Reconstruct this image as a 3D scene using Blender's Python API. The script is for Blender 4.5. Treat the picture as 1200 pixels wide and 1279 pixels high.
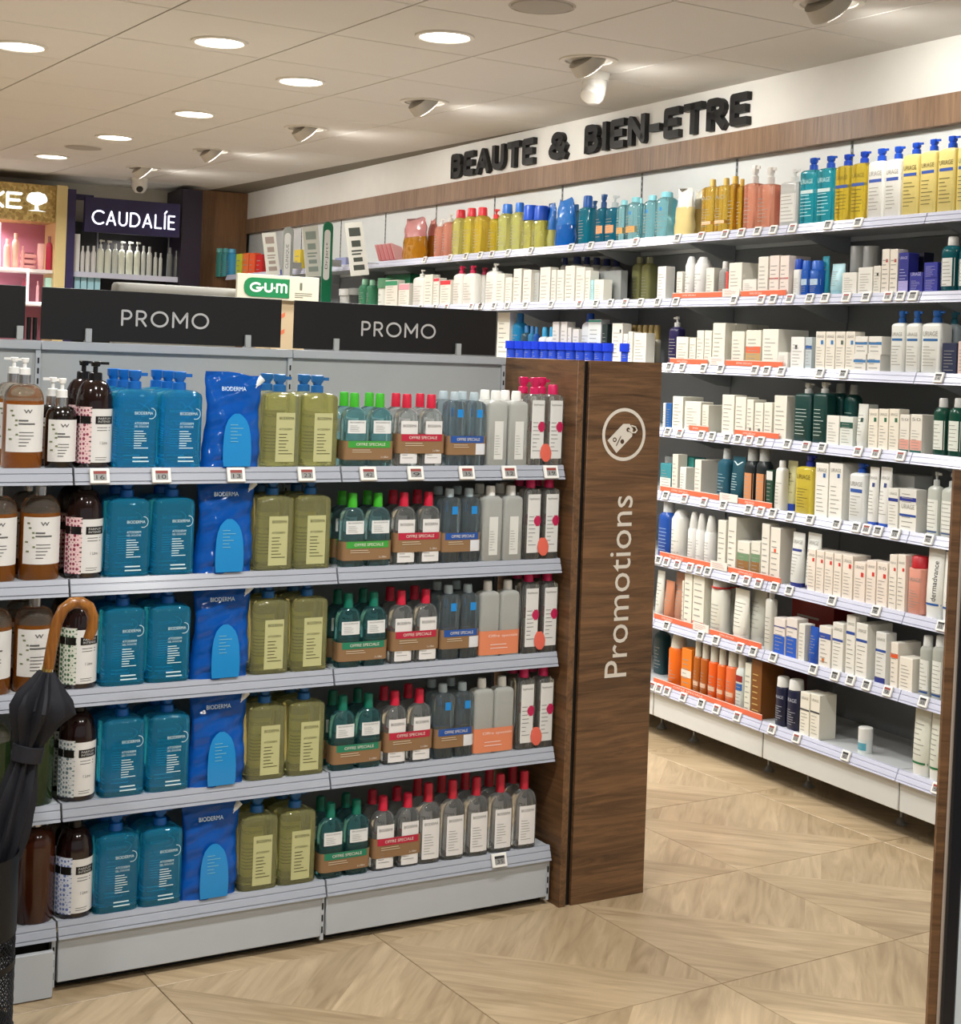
import bpy, math, random
from mathutils import Vector, Matrix

random.seed(7)
for o in list(bpy.data.objects):
    bpy.data.objects.remove(o, do_unlink=True)
SC = bpy.context.scene
COL = SC.collection
PI = math.pi

# ------------------------------------------------------------------ camera, world, exposure
F, CX, CY, YAW, ROLL, HC = 1901.5, 600.0, 444.43, 0.5648, 0.0362, 1.4925      # calibrated on a 1200x1279 frame
CEIL = 2.63
fwd = Vector((math.sin(YAW), math.cos(YAW), 0)); rgt = Vector((math.cos(YAW), -math.sin(YAW), 0)); upv = Vector((0, 0, 1))
R_ = rgt * math.cos(ROLL) + upv * math.sin(ROLL)
U_ = -rgt * math.sin(ROLL) + upv * math.cos(ROLL)
CAMP = Vector((0, 0, HC))
cam = bpy.data.cameras.new('camera')
cam.sensor_fit = 'HORIZONTAL'; cam.sensor_width = 36.0; cam.lens = F / 1200 * 36
cam.shift_y = -(639.5 - CY) / 1200
cam.clip_start = 0.05
camo = bpy.data.objects.new('camera', cam); COL.objects.link(camo)
m = Matrix((R_, U_, -fwd)).transposed().to_4x4(); m.translation = CAMP
camo.matrix_world = m
SC.camera = camo

wd = bpy.data.worlds.new('world'); SC.world = wd; wd.use_nodes = True
wd.node_tree.nodes['Background'].inputs[0].default_value = (0.92, 0.96, 1.0, 1)
wd.node_tree.nodes['Background'].inputs[1].default_value = 0.40
SC.view_settings.view_transform = 'Standard'; SC.view_settings.look = 'None'
SC.view_settings.gamma = 1; SC.view_settings.use_curve_mapping = False
SC.view_settings.exposure = 0.0

# recessed lamps of the ceiling (seen ones read off the ceiling plane, unseen ones added); the builders for the seen fittings are further down
DOWN = [(1.616, 5.965), (2.185, 5.347), (2.777, 5.882), (2.77, 4.687), (2.777, 7.085), (2.765, 8.224), (2.763, 9.39)]
DOWN_OFF = [(2.185, 4.1), (1.0, 2.35), (2.2, 2.35), (-0.2, 2.35), (1.0, 0.6), (2.2, 0.6), (-0.2, 5.35), (0.4, 7.1), (1.0, 4.1), (-1.2, 4.1), (0.4, 9.4), (1.616, 7.1), (1.616, 9.0)]  # out of view, added to carry the downlights on; no fittings built
SPOT = [(3.415, 3.441), (3.407, 4.686), (3.43, 5.963), (3.396, 7.114), (3.388, 8.342), (3.4, 9.53)]
SPOT_OFF = [(3.41, 2.2)]  # out of view, added at the near end of the spotlight row
LAMPS = bpy.data.collections.new('lamps'); COL.children.link(LAMPS)
def lamp(kind, name, loc, energy, color, size=None, rot=None, spot=None, blend=0.6):
    l = bpy.data.lights.new(name, kind); l.energy = energy; l.color = color
    if kind == 'AREA':
        l.shape = 'DISK'; l.size = size
        l.spread = math.radians(150)
    else:
        l.shadow_soft_size = size
    if spot: l.spot_size = spot; l.spot_blend = blend
    o = bpy.data.objects.new(name, l); LAMPS.objects.link(o); o.location = loc
    if rot is not None: o.rotation_euler = rot
    return o
DL_E, SP_E = 20.5, 18.0
for (x, y) in DOWN + DOWN_OFF:
    lamp('AREA', 'downlight_lamp', (x, y, CEIL - 0.012), DL_E, (1.0, 0.985, 0.965), size=0.17)
for (x, y) in SPOT + SPOT_OFF:
    d = Vector((0.74, 0.0, -0.67))
    lamp('SPOT', 'spotlight_lamp', (x + 0.07, y, CEIL - 0.075), SP_E, (1.0, 0.97, 0.92), size=0.05,
         rot=d.to_track_quat('-Z', 'Y').to_euler(), spot=math.radians(150), blend=0.8)

# ------------------------------------------------------------------ helpers: frames and pixel rays
AW, AG = 0.0681, -0.0357
P0 = Vector((2.46272, 3.35299, 0))
def frame(ax, ay, org):
    M = Matrix((ax, ay, Vector((0, 0, 1)))).transposed().to_4x4(); M.translation = org
    return M
GX = Vector((math.cos(AG), math.sin(AG), 0)); GY = Vector((-math.sin(AG), math.cos(AG), 0))
WY = Vector((math.sin(AW), math.cos(AW), 0)); WX = Vector((math.cos(AW), -math.sin(AW), 0))
MG = frame(GX, GY, P0)                       # promo gondola: x along the shelves, y into them
MW = frame(-WY, WX, Vector((0, 0, 0)))       # right wall: x = -v (towards the viewer's right), y = u into the wall
MB = frame(WX, WY, Vector((0, 0, 0)))        # back displays: x = u, y = v
MI = Matrix.Identity(4)
def ray(x, y):
    return R_ * ((x - CX) / F) - U_ * ((y - CY) / F) + fwd
def hit(M, x, y, yl):                        # where the ray of a pixel meets the plane local-y = yl of a frame
    ay = M.col[1].to_3d(); c = ay.dot(M.translation) + yl
    d = ray(x, y); t = (c - ay.dot(CAMP)) / ay.dot(d)
    return M.inverted() @ (CAMP + d * t)
def hit_z(x, y, z):
    d = ray(x, y); return CAMP + d * ((z - HC) / d.z)

# ------------------------------------------------------------------ helpers: materials
def lin(c):
    if isinstance(c, str):
        c = c.lstrip('#'); c = tuple(int(c[i:i + 2], 16) / 255 for i in (0, 2, 4))
    return tuple((v / 12.92 if v <= 0.04045 else ((v + 0.055) / 1.055) ** 2.4) for v in c)
MATS = {}
def mat(c, rough=0.42, metal=0.0, trans=0.0, emit=0.0, ior=1.45, spec=0.5, noise=0.05):
    key = (c, rough, metal, trans, emit, ior, spec, noise)
    if key in MATS: return MATS[key]
    mt = bpy.data.materials.new('mat_%s' % (c if isinstance(c, str) else 'c')); mt.use_nodes = True
    nt = mt.node_tree; b = nt.nodes['Principled BSDF']; L = lin(c)
    b.inputs['Base Color'].default_value = (*L, 1)
    b.inputs['Roughness'].default_value = rough; b.inputs['Metallic'].default_value = metal
    b.inputs['Transmission Weight'].default_value = trans; b.inputs['IOR'].default_value = ior
    b.inputs['Specular IOR Level'].default_value = spec
    if emit:
        b.inputs['Emission Color'].default_value = (*L, 1); b.inputs['Emission Strength'].default_value = emit
    elif noise:
        n = nt.nodes.new('ShaderNodeTexNoise'); n.inputs['Scale'].default_value = 9; n.inputs['Detail'].default_value = 3
        tc = nt.nodes.new('ShaderNodeTexCoord'); nt.links.new(tc.outputs['Object'], n.inputs['Vector'])
        mx = nt.nodes.new('ShaderNodeMix'); mx.data_type = 'RGBA'
        mx.inputs[6].default_value = (*[v * (1 - noise) for v in L], 1); mx.inputs[7].default_value = (*[min(1, v * (1 + noise)) for v in L], 1)
        nt.links.new(n.outputs['Fac'], mx.inputs[0]); nt.links.new(mx.outputs[2], b.inputs['Base Color'])
    MATS[key] = mt
    return mt
def glassy(c, trans=0.85, rough=0.06): return mat(c, rough=rough, trans=trans, ior=1.38, noise=0)
def wood(name, dark, light, axis, rough=0.45, scale=1.0):
    if name in MATS: return MATS[name]
    mt = bpy.data.materials.new(name); mt.use_nodes = True; nt = mt.node_tree; N = nt.nodes; K = nt.links
    b = N['Principled BSDF']; b.inputs['Roughness'].default_value = rough
    tc = N.new('ShaderNodeTexCoord'); mp = N.new('ShaderNodeMapping')
    s = [22 * scale] * 3; s[axis] = 1.6 * scale; mp.inputs['Scale'].default_value = s
    K.new(tc.outputs['Object'], mp.inputs['Vector'])
    n1 = N.new('ShaderNodeTexNoise'); n1.inputs['Scale'].default_value = 2.6; n1.inputs['Detail'].default_value = 6; n1.inputs['Roughness'].default_value = 0.62; n1.inputs['Distortion'].default_value = 1.1
    K.new(mp.outputs[0], n1.inputs['Vector'])
    n2 = N.new('ShaderNodeTexNoise'); n2.inputs['Scale'].default_value = 0.5; n2.inputs['Detail'].default_value = 2; K.new(mp.outputs[0], n2.inputs['Vector'])
    ad = N.new('ShaderNodeMath'); ad.operation = 'ADD'; ml = N.new('ShaderNodeMath'); ml.operation = 'MULTIPLY'; ml.inputs[1].default_value = 0.6
    K.new(n2.outputs['Fac'], ml.inputs[0]); K.new(n1.outputs['Fac'], ad.inputs[0]); K.new(ml.outputs[0], ad.inputs[1])
    cr = N.new('ShaderNodeValToRGB'); e = cr.color_ramp.elements
    e[0].position = 0.52; e[0].color = (*lin(dark), 1); e[1].position = 1.0; e[1].color = (*lin(light), 1)
    K.new(ad.outputs[0], cr.inputs[0]); K.new(cr.outputs[0], b.inputs['Base Color'])
    bp = N.new('ShaderNodeBump'); bp.inputs['Strength'].default_value = 0.08; K.new(n1.outputs['Fac'], bp.inputs['Height']); K.new(bp.outputs[0], b.inputs['Normal'])
    MATS[name] = mt
    return mt
def tile_mat():
    mt = bpy.data.materials.new('oak_print_tile'); mt.use_nodes = True; nt = mt.node_tree; N = nt.nodes; K = nt.links
    b = N['Principled BSDF']; b.inputs['Roughness'].default_value = 0.33
    def math_(op, a, c=None):
        n = N.new('ShaderNodeMath'); n.operation = op
        for i, v in enumerate((a, c)):
            if v is None: continue
            if isinstance(v, (int, float)): n.inputs[i].default_value = v
            else: K.new(v, n.inputs[i])
        return n.outputs[0]
    tc = N.new('ShaderNodeTexCoord'); sp = N.new('ShaderNodeSeparateXYZ'); K.new(tc.outputs['Object'], sp.inputs[0])
    oi = N.new('ShaderNodeObjectInfo')
    x, y = sp.outputs[0], sp.outputs[1]
    a = math_('MULTIPLY', math_('ADD', x, y), 0.7071)      # along one diagonal
    c = math_('MULTIPLY', math_('SUBTRACT', x, y), 0.7071) # along the other
    half = math_('GREATER_THAN', a, 0.0)
    def mixf(f, p, q):                                       # p when f=0, q when f=1
        n = N.new('ShaderNodeMix'); n.data_type = 'FLOAT'; K.new(f, n.inputs[0]); K.new(p, n.inputs[2]); K.new(q, n.inputs[3]); return n.outputs[0]
    along = mixf(half, c, a); across = mixf(half, a, c)
    pid = math_('FLOOR', math_('MULTIPLY', across, 10.5))
    cv = N.new('ShaderNodeCombineXYZ'); K.new(pid, cv.inputs[0]); K.new(half, cv.inputs[1]); K.new(math_('MULTIPLY', oi.outputs['Random'], 37.0), cv.inputs[2])
    wn = N.new('ShaderNodeTexWhiteNoise'); wn.noise_dimensions = '3D'; K.new(cv.outputs[0], wn.inputs['Vector'])
    gv = N.new('ShaderNodeCombineXYZ'); K.new(math_('MULTIPLY', along, 3.2), gv.inputs[0]); K.new(math_('MULTIPLY', across, 26.0), gv.inputs[1])
    K.new(math_('ADD', math_('MULTIPLY', pid, 3.7), math_('MULTIPLY', oi.outputs['Random'], 50.0)), gv.inputs[2])
    n1 = N.new('ShaderNodeTexNoise'); n1.inputs['Scale'].default_value = 1.0; n1.inputs['Detail'].default_value = 5; n1.inputs['Distortion'].default_value = 1.6; K.new(gv.outputs[0], n1.inputs['Vector'])
    t = math_('ADD', math_('MULTIPLY', n1.outputs['Fac'], 0.78), math_('MULTIPLY', wn.outputs['Value'], 0.24))
    cr = N.new('ShaderNodeValToRGB'); e = cr.color_ramp.elements
    e[0].position = 0.22; e[0].color = (*lin('8f7a5c'), 1); e[1].position = 0.75; e[1].color = (*lin('c4ae8c'), 1)
    K.new(t, cr.inputs[0]); K.new(cr.outputs[0], b.inputs['Base Color'])
    return mt

# ------------------------------------------------------------------ helpers: geometry
class G:
    def __init__(s): s.v = []; s.f = []
    def add(s, v, f):
        k = len(s.v); s.v += [tuple(p) for p in v]; s.f += [tuple(i + k for i in q) for q in f]; return s
    def box(s, x0, x1, y0, y1, z0, z1):
        return s.add([(x, y, z) for x in (x0, x1) for y in (y0, y1) for z in (z0, z1)],
                     [(0, 1, 3, 2), (4, 6, 7, 5), (0, 4, 5, 1), (2, 3, 7, 6), (0, 2, 6, 4), (1, 5, 7, 3)])
    def bbox(s, x0, x1, y0, y1, z0, z1, b):      # box with small chamfers
        v = []; 
        for sx, X, dx in ((0, x0, b), (1, x1, -b)):
            for Y, dy in ((y0, b), (y1, -b)):
                for Z, dz in ((z0, b), (z1, -b)):
                    v += [(X, Y + dy, Z + dz), (X + dx, Y, Z + dz), (X + dx, Y + dy, Z)]
        def q(i, k): return 3 * i + k
        f = [(q(0, 0), q(1, 0), q(3, 0), q(2, 0)), (q(4, 0), q(6, 0), q(7, 0), q(5, 0)), (q(0, 1), q(4, 1), q(5, 1), q(1, 1)), (q(2, 1), q(3, 1), q(7, 1), q(6, 1)), (q(0, 2), q(2, 2), q(6, 2), q(4, 2)), (q(1, 2), q(5, 2), q(7, 2), q(3, 2))]
        for i, j in ((0, 1), (2, 3), (4, 5), (6, 7)): f.append((q(i, 0), q(i, 1), q(j, 1), q(j, 0)))
        for i, j in ((0, 2), (1, 3), (4, 6), (5, 7)): f.append((q(i, 0), q(j, 0), q(j, 2), q(i, 2)))
        for i, j in ((0, 4), (1, 5), (2, 6), (3, 7)): f.append((q(i, 1), q(i, 2), q(j, 2), q(j, 1)))
        for i in range(8): f.append((q(i, 0), q(i, 1), q(i, 2)))
        return s.add(v, f)
    def loft(s, secs, n=20, ox=0, oy=0, caps=True):
        v = []; f = []
        for (z, hw, hd, e) in secs:
            for i in range(n):
                a = 2 * PI * (i + 0.5) / n; ca, sa = math.cos(a), math.sin(a)
                v.append((ox + hw * math.copysign(abs(ca) ** (2 / e), ca), oy + hd * math.copysign(abs(sa) ** (2 / e), sa), z))
        for k in range(len(secs) - 1):
            for i in range(n):
                j = (i + 1) % n; f.append((k * n + i, k * n + j, (k + 1) * n + j, (k + 1) * n + i))
        if caps:
            f.append(tuple(reversed(range(n)))); f.append(tuple(range((len(secs) - 1) * n, len(secs) * n)))
        return s.add(v, f)
    def cyl(s, x, y, z0, z1, r, n=16, r2=None): return s.loft([(z0, r, r, 2), (z1, r2 or r, r2 or r, 2)], n, x, y)
    def tube(s, pts, rad, n=8):
        pts = [Vector(p) for p in pts]; v = []; f = []; m_ = len(pts)
        rr = rad if isinstance(rad, (list, tuple)) else [rad] * m_
        prev = None
        for i, p in enumerate(pts):
            t = (pts[min(i + 1, m_ - 1)] - pts[max(i - 1, 0)]).normalized()
            a = t.orthogonal().normalized() if prev is None else (prev - t * prev.dot(t)).normalized()
            prev = a; b = t.cross(a)
            for k in range(n):
                an = 2 * PI * k / n; v.append(p + (a * math.cos(an) + b * math.sin(an)) * rr[i])
        for i in range(m_ - 1):
            for k in range(n):
                j = (k + 1) % n; f.append((i * n + k, i * n + j, (i + 1) * n + j, (i + 1) * n + k))
        f.append(tuple(reversed(range(n)))); f.append(tuple(range((m_ - 1) * n, m_ * n)))
        return s.add(v, f)
    def prism(s, poly, x0, x1):                  # polygon in (y,z) extruded along x
        n = len(poly)
        return s.add([(x0, *p) for p in poly] + [(x1, *p) for p in poly],
                     [tuple(range(n)), tuple(reversed(range(n, 2 * n)))] + [(i, i + n, (i + 1) % n + n, (i + 1) % n) for i in range(n)])
    def plate(s, poly, y0, y1):                  # polygon in (x,z) extruded along y
        n = len(poly)
        return s.add([(p[0], y0, p[1]) for p in poly] + [(p[0], y1, p[1]) for p in poly],
                     [tuple(range(n)), tuple(reversed(range(n, 2 * n)))] + [(i, i + n, (i + 1) % n + n, (i + 1) % n) for i in range(n)])
    def xf(s, M):
        s.v = [tuple(M @ Vector(p)) for p in s.v]; return s

def mesh_obj(name, g, mt, parent=None, smooth=True, M=None):
    me = g if isinstance(g, bpy.types.Mesh) else None
    if me is None:
        me = bpy.data.meshes.new(name); me.from_pydata(g.v, [], g.f)
        import bmesh
        bm = bmesh.new(); bm.from_mesh(me); bmesh.ops.recalc_face_normals(bm, faces=bm.faces); bm.to_mesh(me); bm.free()
        if smooth:
            me.polygons.foreach_set('use_smooth', [True] * len(me.polygons)); me.set_sharp_from_angle(angle=math.radians(38))
        me.materials.append(mt)
    o = bpy.data.objects.new(name, me); COL.objects.link(o)
    if parent: o.parent = parent
    if M is not None: o.matrix_local = M
    return o
def tag(o, label, cat, group=None, kind=None):
    if label: o['label'] = label
    if cat: o['category'] = cat
    if group: o['group'] = group
    if kind: o['kind'] = kind
    return o
def thing(name, label, cat, M, loc, rz=0, group=None):
    e = bpy.data.objects.new(name, None); COL.objects.link(e); e.empty_display_size = 0.02
    e.matrix_world = M @ Matrix.Translation(loc) @ Matrix.Rotation(rz, 4, 'Z')
    return tag(e, label, cat, group)
def copy_tree(o, parent=None):
    c = o.copy(); COL.objects.link(c); c.parent = parent
    for ch in o.children: copy_tree(ch, c)
    return c
def struct(name, g, mt, M=None, smooth=False):
    o = mesh_obj(name, g, mt, smooth=smooth); o['kind'] = 'structure'
    if M is not None: o.matrix_world = M
    return o

TXT = {}
def text_geo(s, bold=0.0, res=2):
    k = (s, bold, res)
    if k not in TXT:
        c = bpy.data.curves.new('t', 'FONT'); c.body = s; c.size = 1; c.resolution_u = res; c.offset = bold; c.fill_mode = 'FRONT'
        o = bpy.data.objects.new('t', c); COL.objects.link(o)
        dg = bpy.context.evaluated_depsgraph_get(); me = bpy.data.meshes.new_from_object(o.evaluated_get(dg))
        v = [tuple(p.co) for p in me.vertices]; f = [tuple(p.vertices) for p in me.polygons]
        bpy.data.objects.remove(o); bpy.data.curves.remove(c); bpy.data.meshes.remove(me)
        x0 = min(p[0] for p in v); x1 = max(p[0] for p in v); y0 = min(p[1] for p in v); y1 = max(p[1] for p in v)
        TXT[k] = ([(p[0] - x0, p[1] - y0) for p in v], f, x1 - x0, y1 - y0)
    return TXT[k]
def text_on(s, x0, x1, z0, z1, surf, eps=0.0006, bold=0.0, res=3, vertical=False, keep=False, squeeze=False):
    """text stretched into a rectangle of the front surface; surf(x,z)->y"""
    v, f, w, h = text_geo(s, bold, res); g = G(); out = []
    for (a, b) in v:
        if vertical: x = x1 - (b / h) * (x1 - x0); z = z0 + (a / w) * (z1 - z0)
        else: x = x0 + (a / w) * (x1 - x0); z = z0 + (b / h) * (z1 - z0)
        out.append((x, surf(x, z) - eps, z))
    return g.add(out, f)
def arc(cx, cz, rx, rz, a0, a1, n=10):
    return [(cx + rx * math.cos(math.radians(a0 + (a1 - a0) * i / n)), cz + rz * math.sin(math.radians(a0 + (a1 - a0) * i / n))) for i in range(n + 1)]
STROKE = {   # strokes in a box of height 1: (advance width, polylines)
    'A': (.66, [[(0, 0), (.33, 1), (.66, 0)], [(.13, .3), (.53, .3)]]),
    'B': (.52, [[(0, 0), (0, 1), (.26, 1)] + arc(.26, .77, .22, .23, 90, -90)[1:] + [(0, .54)], [(.26, .54)] + arc(.28, .27, .24, .27, 90, -90) + [(0, 0)]]),
    'C': (.8, [arc(.5, .5, .5, .5, 48, 312, 20)]),
    'D': (.7, [[(0, 0), (0, 1), (.28, 1)] + arc(.28, .5, .42, .5, 90, -90, 14)[1:] + [(0, 0)]]),
    'E': (.46, [[(.46, 1), (0, 1), (0, 0), (.46, 0)], [(0, .52), (.4, .52)]]),
    'I': (.0, [[(0, 0), (0, 1)]]),
    'L': (.46, [[(0, 1), (0, 0), (.46, 0)]]),
    'M': (.84, [[(0, 0), (0, 1), (.42, .3), (.84, 1), (.84, 0)]]),
    'N': (.6, [[(0, 0), (0, 1), (.6, 0), (.6, 1)]]),
    'O': (.96, [arc(.48, .5, .48, .5, 0, 360, 28)]),
    'P': (.52, [[(0, 0), (0, 1), (.27, 1)] + arc(.27, .72, .25, .28, 90, -90)[1:] + [(0, .44)]]),
    'R': (.54, [[(0, 0), (0, 1), (.27, 1)] + arc(.27, .73, .25, .27, 90, -90)[1:] + [(0, .46)], [(.25, .46), (.54, 0)]]),
    'T': (.56, [[(0, 1), (.56, 1)], [(.28, 1), (.28, 0)]]),
    'U': (.58, [[(0, 1), (0, .3)] + arc(.29, .3, .29, .3, 180, 360)[1:] + [(.58, 1)]]),
    'G': (.84, [arc(.48, .5, .48, .5, 50, 340, 22) + [(.90, .42), (.56, .42)]]),
    'm': (.84, [[(0, 0), (0, 1)] + [], arc(.21, .72, .21, .28, 180, 0) + [(.42, 0)], arc(.63, .72, .21, .28, 180, 0) + [(.84, 0)]]),
    '-': (.26, [[(0, .44), (.26, .44)]]),
    '.': (.02, [[(0, .5), (.02, .5)]]),
    "'": (.0, [[(-.02, 1.16), (.12, 1.34)]]),
    '&': (.62, [[(.62, 0), (.12, .74)] + arc(.3, .8, .19, .2, 200, -30, 12) + arc(.27, .25, .27, .27, 80, 320, 14) + [(.6, .42)]]),
    'X': (.6, [[(0, 0), (.6, 1)], [(0, 1), (.6, 0)]]),
}
def stroke_letter(g, ch, x, z, h, sx, th, y0, y1, ends=True):
    """rounded stroke letter as flat-ended bars with round joints, from y0 (front) to y1"""
    for pl in STROKE[ch][1]:
        pts = [(x + p[0] * h * sx, z + th / 2 + p[1] * (h - th)) for p in pl]
        for a, b in zip(pts, pts[1:]):
            d = Vector((b[0] - a[0], b[1] - a[1])); L = d.length
            if L < 1e-6: continue
            n = Vector((-d.y, d.x)) / L * th / 2
            if not ends:
                ex = d / L * th / 2
                if a is pts[0]: a = (a[0] - ex.x, a[1] - ex.y)
                if b is pts[-1]: b = (b[0] + ex.x, b[1] + ex.y)
            g.plate([(a[0] + n.x, a[1] + n.y), (a[0] - n.x, a[1] - n.y), (b[0] - n.x, b[1] - n.y), (b[0] + n.x, b[1] + n.y)], y0, y1)
        for k, a in enumerate(pts):
            end = k in (0, len(pts) - 1)
            if end and not ends and (pl[0] != pl[-1]): continue
            m_ = 10 if (end or len(pl) < 7) else 6
            g.plate([(a[0] + th / 2 * math.cos(2 * PI * i / m_), a[1] + th / 2 * math.sin(2 * PI * i / m_)) for i in range(m_)], y0 + .00002, y1)
    return g
def stroke_word(s, x0, x1, z, h, th, y0, y1, gap=.28, ends=True):
    """list of one G per letter, the word stretched from x0 to x1"""
    wid = sum(STROKE[c][0] for c in s) + gap * (len([c for c in s if c != "'"]) - 1)
    k = (x1 - x0 - th) / (wid * h); x = x0 + th / 2; out = []
    for i, c in enumerate(s):
        if c == "'":
            stroke_letter(out[-1], c, x - gap * h * k, z, h, k, th, y0, y1); continue
        out.append(stroke_letter(G(), c, x, z, h, k, th, y0, y1, ends)); x += (STROKE[c][0] + gap) * h * k
    return out
def joined(gs):
    g = G()
    for q in gs: g.add(q.v, q.f)
    return g
def flat(y): return lambda x, z: y
def body_surf(secs):                              # front surface (y<0 side) of a loft
    def fn(x, z):
        i = 0
        while i < len(secs) - 2 and secs[i + 1][0] < z: i += 1
        a, b = secs[i], secs[i + 1]; t = 0 if b[0] == a[0] else min(1, max(0, (z - a[0]) / (b[0] - a[0])))
        hw = a[1] + (b[1] - a[1]) * t; hd = a[2] + (b[2] - a[2]) * t; e = a[3] + (b[3] - a[3]) * t
        q = min(0.999, abs(x) / hw)
        return -hd * (1 - q ** e) ** (1 / e)
    return fn
def patch(x0, x1, z0, z1, surf, eps=0.0004, nx=8, nz=1):
    g = G(); v = []; f = []
    for k in range(nz + 1):
        for i in range(nx + 1):
            x = x0 + (x1 - x0) * i / nx; z = z0 + (z1 - z0) * k / nz; v.append((x, surf(x, z) - eps, z))
    for k in range(nz):
        for i in range(nx):
            a = k * (nx + 1) + i; f.append((a, a + 1, a + nx + 2, a + nx + 1))
    return g.add(v, f)
def lines(x0, x1, z0, z1, n, surf, eps=0.0008, rnd=None, th=0.34):
    g = G(); rnd = rnd or random; st = (z1 - z0) / n
    for i in range(n):
        zc = z1 - st * (i + 0.5); h = st * th / 2; xe = x0 + (x1 - x0) * rnd.uniform(0.45, 1.0)
        p = patch(x0, xe, zc - h, zc + h, surf, eps, 3); g.add(p.v, p.f)
    return g

# ------------------------------------------------------------------ the room
WHITE = mat('d9d8d2', 0.6); METAL_W = mat('b3b8bc', 0.32); RAILM = mat('c2c5d6', 0.2, spec=0.7); RAILG = mat('a2a7b1', 0.2, spec=0.7); DARK = mat('141414', 0.6)
PANELG = mat('abafae', 0.45); CEILM = mat('cdcac4', 0.85, noise=0.02); BLACK = mat('0d0d0d', 0.35, noise=0)
WOOD_H = wood('walnut_across', '3a2614', '7d5a3a', 0)
WOOD_V = wood('walnut_upright', '6a5240', '97795e', 2)

floor = struct('floor', G().box(-6, 6, -3, 12, -0.12, -0.004), mat('6e5a3e', 0.8))
TM = tile_mat(); fx, fy = 3.7045, 3.9633; tg = G().bbox(-0.2988, 0.2988, -0.2988, 0.2988, -0.004, 0, 0.0008); fm = None
for i in range(-8, 2):
    for j in range(-5, 9):
        o = mesh_obj('floor_tile', fm or tg, TM, floor, smooth=False, M=Matrix.Translation((fx + 0.6 * (i + .5), fy + 0.6 * (j + .5), 0))); fm = o.data

ceiling = struct('ceiling', G().box(-6, 6, -3, 12, CEIL + 0.004, CEIL + 0.1), mat('7c766a', .9, noise=.02))
cx0, cy0 = 1.8433, 4.9411; cm = None; cg = G().bbox(-0.2968, 0.2968, -0.2968, 0.2968, 0, 0.004, 0.001)
for i in range(-10, 4):
    for j in range(-11, 10):
        p = Vector((cx0 + .6 * (i + .5), cy0 + .6 * (j + .5), CEIL))
        if p.dot(WX) > 4.2: continue
        o = mesh_obj('ceiling_tile', cm or cg, CEILM, ceiling, smooth=False, M=Matrix.Translation(p)); cm = o.data

struct('wall_right', G().box(-11.3, 1.0, 3.9, 4.0, 0, CEIL + 0.02), WHITE, MW)
struct('wall_right_header', G().box(-10.79, 1.0, 3.82, 3.9, 2.437, CEIL + 0.003), mat('dedcd6', 0.7), MW)
struct('trim_1', G().box(-10.79, 1.0, 3.812, 3.9, 2.333, 2.437), WOOD_V, MW)
struct('trim_2', G().box(-10.78, -10.40, 3.852, 3.9, 0, 2.333), mat('d4d8d8', .4), MW)
struct('wall_back', G().box(-4, 4.3, 11.05, 11.15, 0, CEIL + 0.02), mat('cfcbc0', 0.7), MB)
struct('wall_left', G().box(-4.6, -4.5, -2, 11.5, 0, CEIL + 0.02), mat('c9c4b6', 0.7), MI)

# ------------------------------------------------------------------ shelf profile shared by both fixtures
def rail_profile(y0, zt, h, slope):
    """front lip of a shelf: slanted face with two grooves; y0 = face at the top"""
    def pt(t, ins=0.0): return (y0 - slope * t + ins, zt + 0.002 - (h + 0.002) * t)
    ys = [pt(0), pt(.30), pt(.33, .0022), pt(.37, .0022), pt(.40), pt(.78), pt(.80, .003), pt(.84, .003), pt(.86), pt(1.0)]
    return [(y0 + 0.010, zt + 0.002)] + ys + [(y0 + 0.006, zt - h)]

# ------------------------------------------------------------------ promo gondola (three bays, wooden end pillar)
GZ = [1.2, 0.945, 0.69, 0.43, 0.16]
BAYW = 0.673
def slots(g, x, y, z0, z1, n):
    st = (z1 - z0) / n
    for i in range(n): g.box(x - 0.002, x + 0.002, y - 0.0012, y, z0 + st * i, z0 + st * i + st * 0.55)
    return g
def gondola_bay(x0, label, dropped=False):
    t = thing('gondola_bay', label, 'shelving', MG, (x0, 0, 0), group='bays of the promo gondola')
    w = BAYW
    bp = mesh_obj('back_panel', G().box(0.002, w - 0.002, .372, .384, 0.1, 1.47), PANELG, t)
    mesh_obj('top_rail', G().bbox(0.0005, w - 0.0005, .360, .395, 1.468, 1.491, .002), METAL_W, t)
    up = mesh_obj('upright', G().box(w - 0.012, w, .364, .372, 0.05, 1.468), METAL_W, t)
    mesh_obj('slot_column', slots(G(), w - 0.0055, .364, .9, 1.46, 22), DARK, up, smooth=False)
    for k, z in enumerate(GZ):
        nm = 'base_shelf' if k == 4 else 'shelf'
        s = mesh_obj(nm, G().box(0.003, w - 0.003, .042, .368, z - 0.024, z), METAL_W, t)
        mesh_obj('price_rail', G().prism(rail_profile(.036, z, .036, .013), 0.002, w - 0.003), RAILG, s, smooth=False)
        if k < 4:
            for xx in (0.004, w - 0.008): mesh_obj('bracket', G().prism([(.06, z - .026), (.366, z - .026), (.366, z - .075), (.25, z - .06)], xx, xx + .003), METAL_W, s, smooth=False)
    if dropped: mesh_obj('plinth', G().bbox(0.004, w - 0.012, 0.006, 0.02, 0.002, 0.108, .002), METAL_W, t)
    else: mesh_obj('plinth', G().bbox(0.004, w - 0.010, .034, .048, 0.022, 0.124, .002), METAL_W, t)
    fr = mesh_obj('foot_post', G().box(w - 0.010, w - 0.001, .036, .06, 0.012, 0.13), METAL_W, t)
    mesh_obj('slot_column', slots(G(), w - 0.0055, .036, .03, .118, 3), DARK, fr, smooth=False)
    mesh_obj('kick_board', G().box(0.002, w - 0.002, .075, .085, 0, 0.12), DARK, t)
    return t
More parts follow.
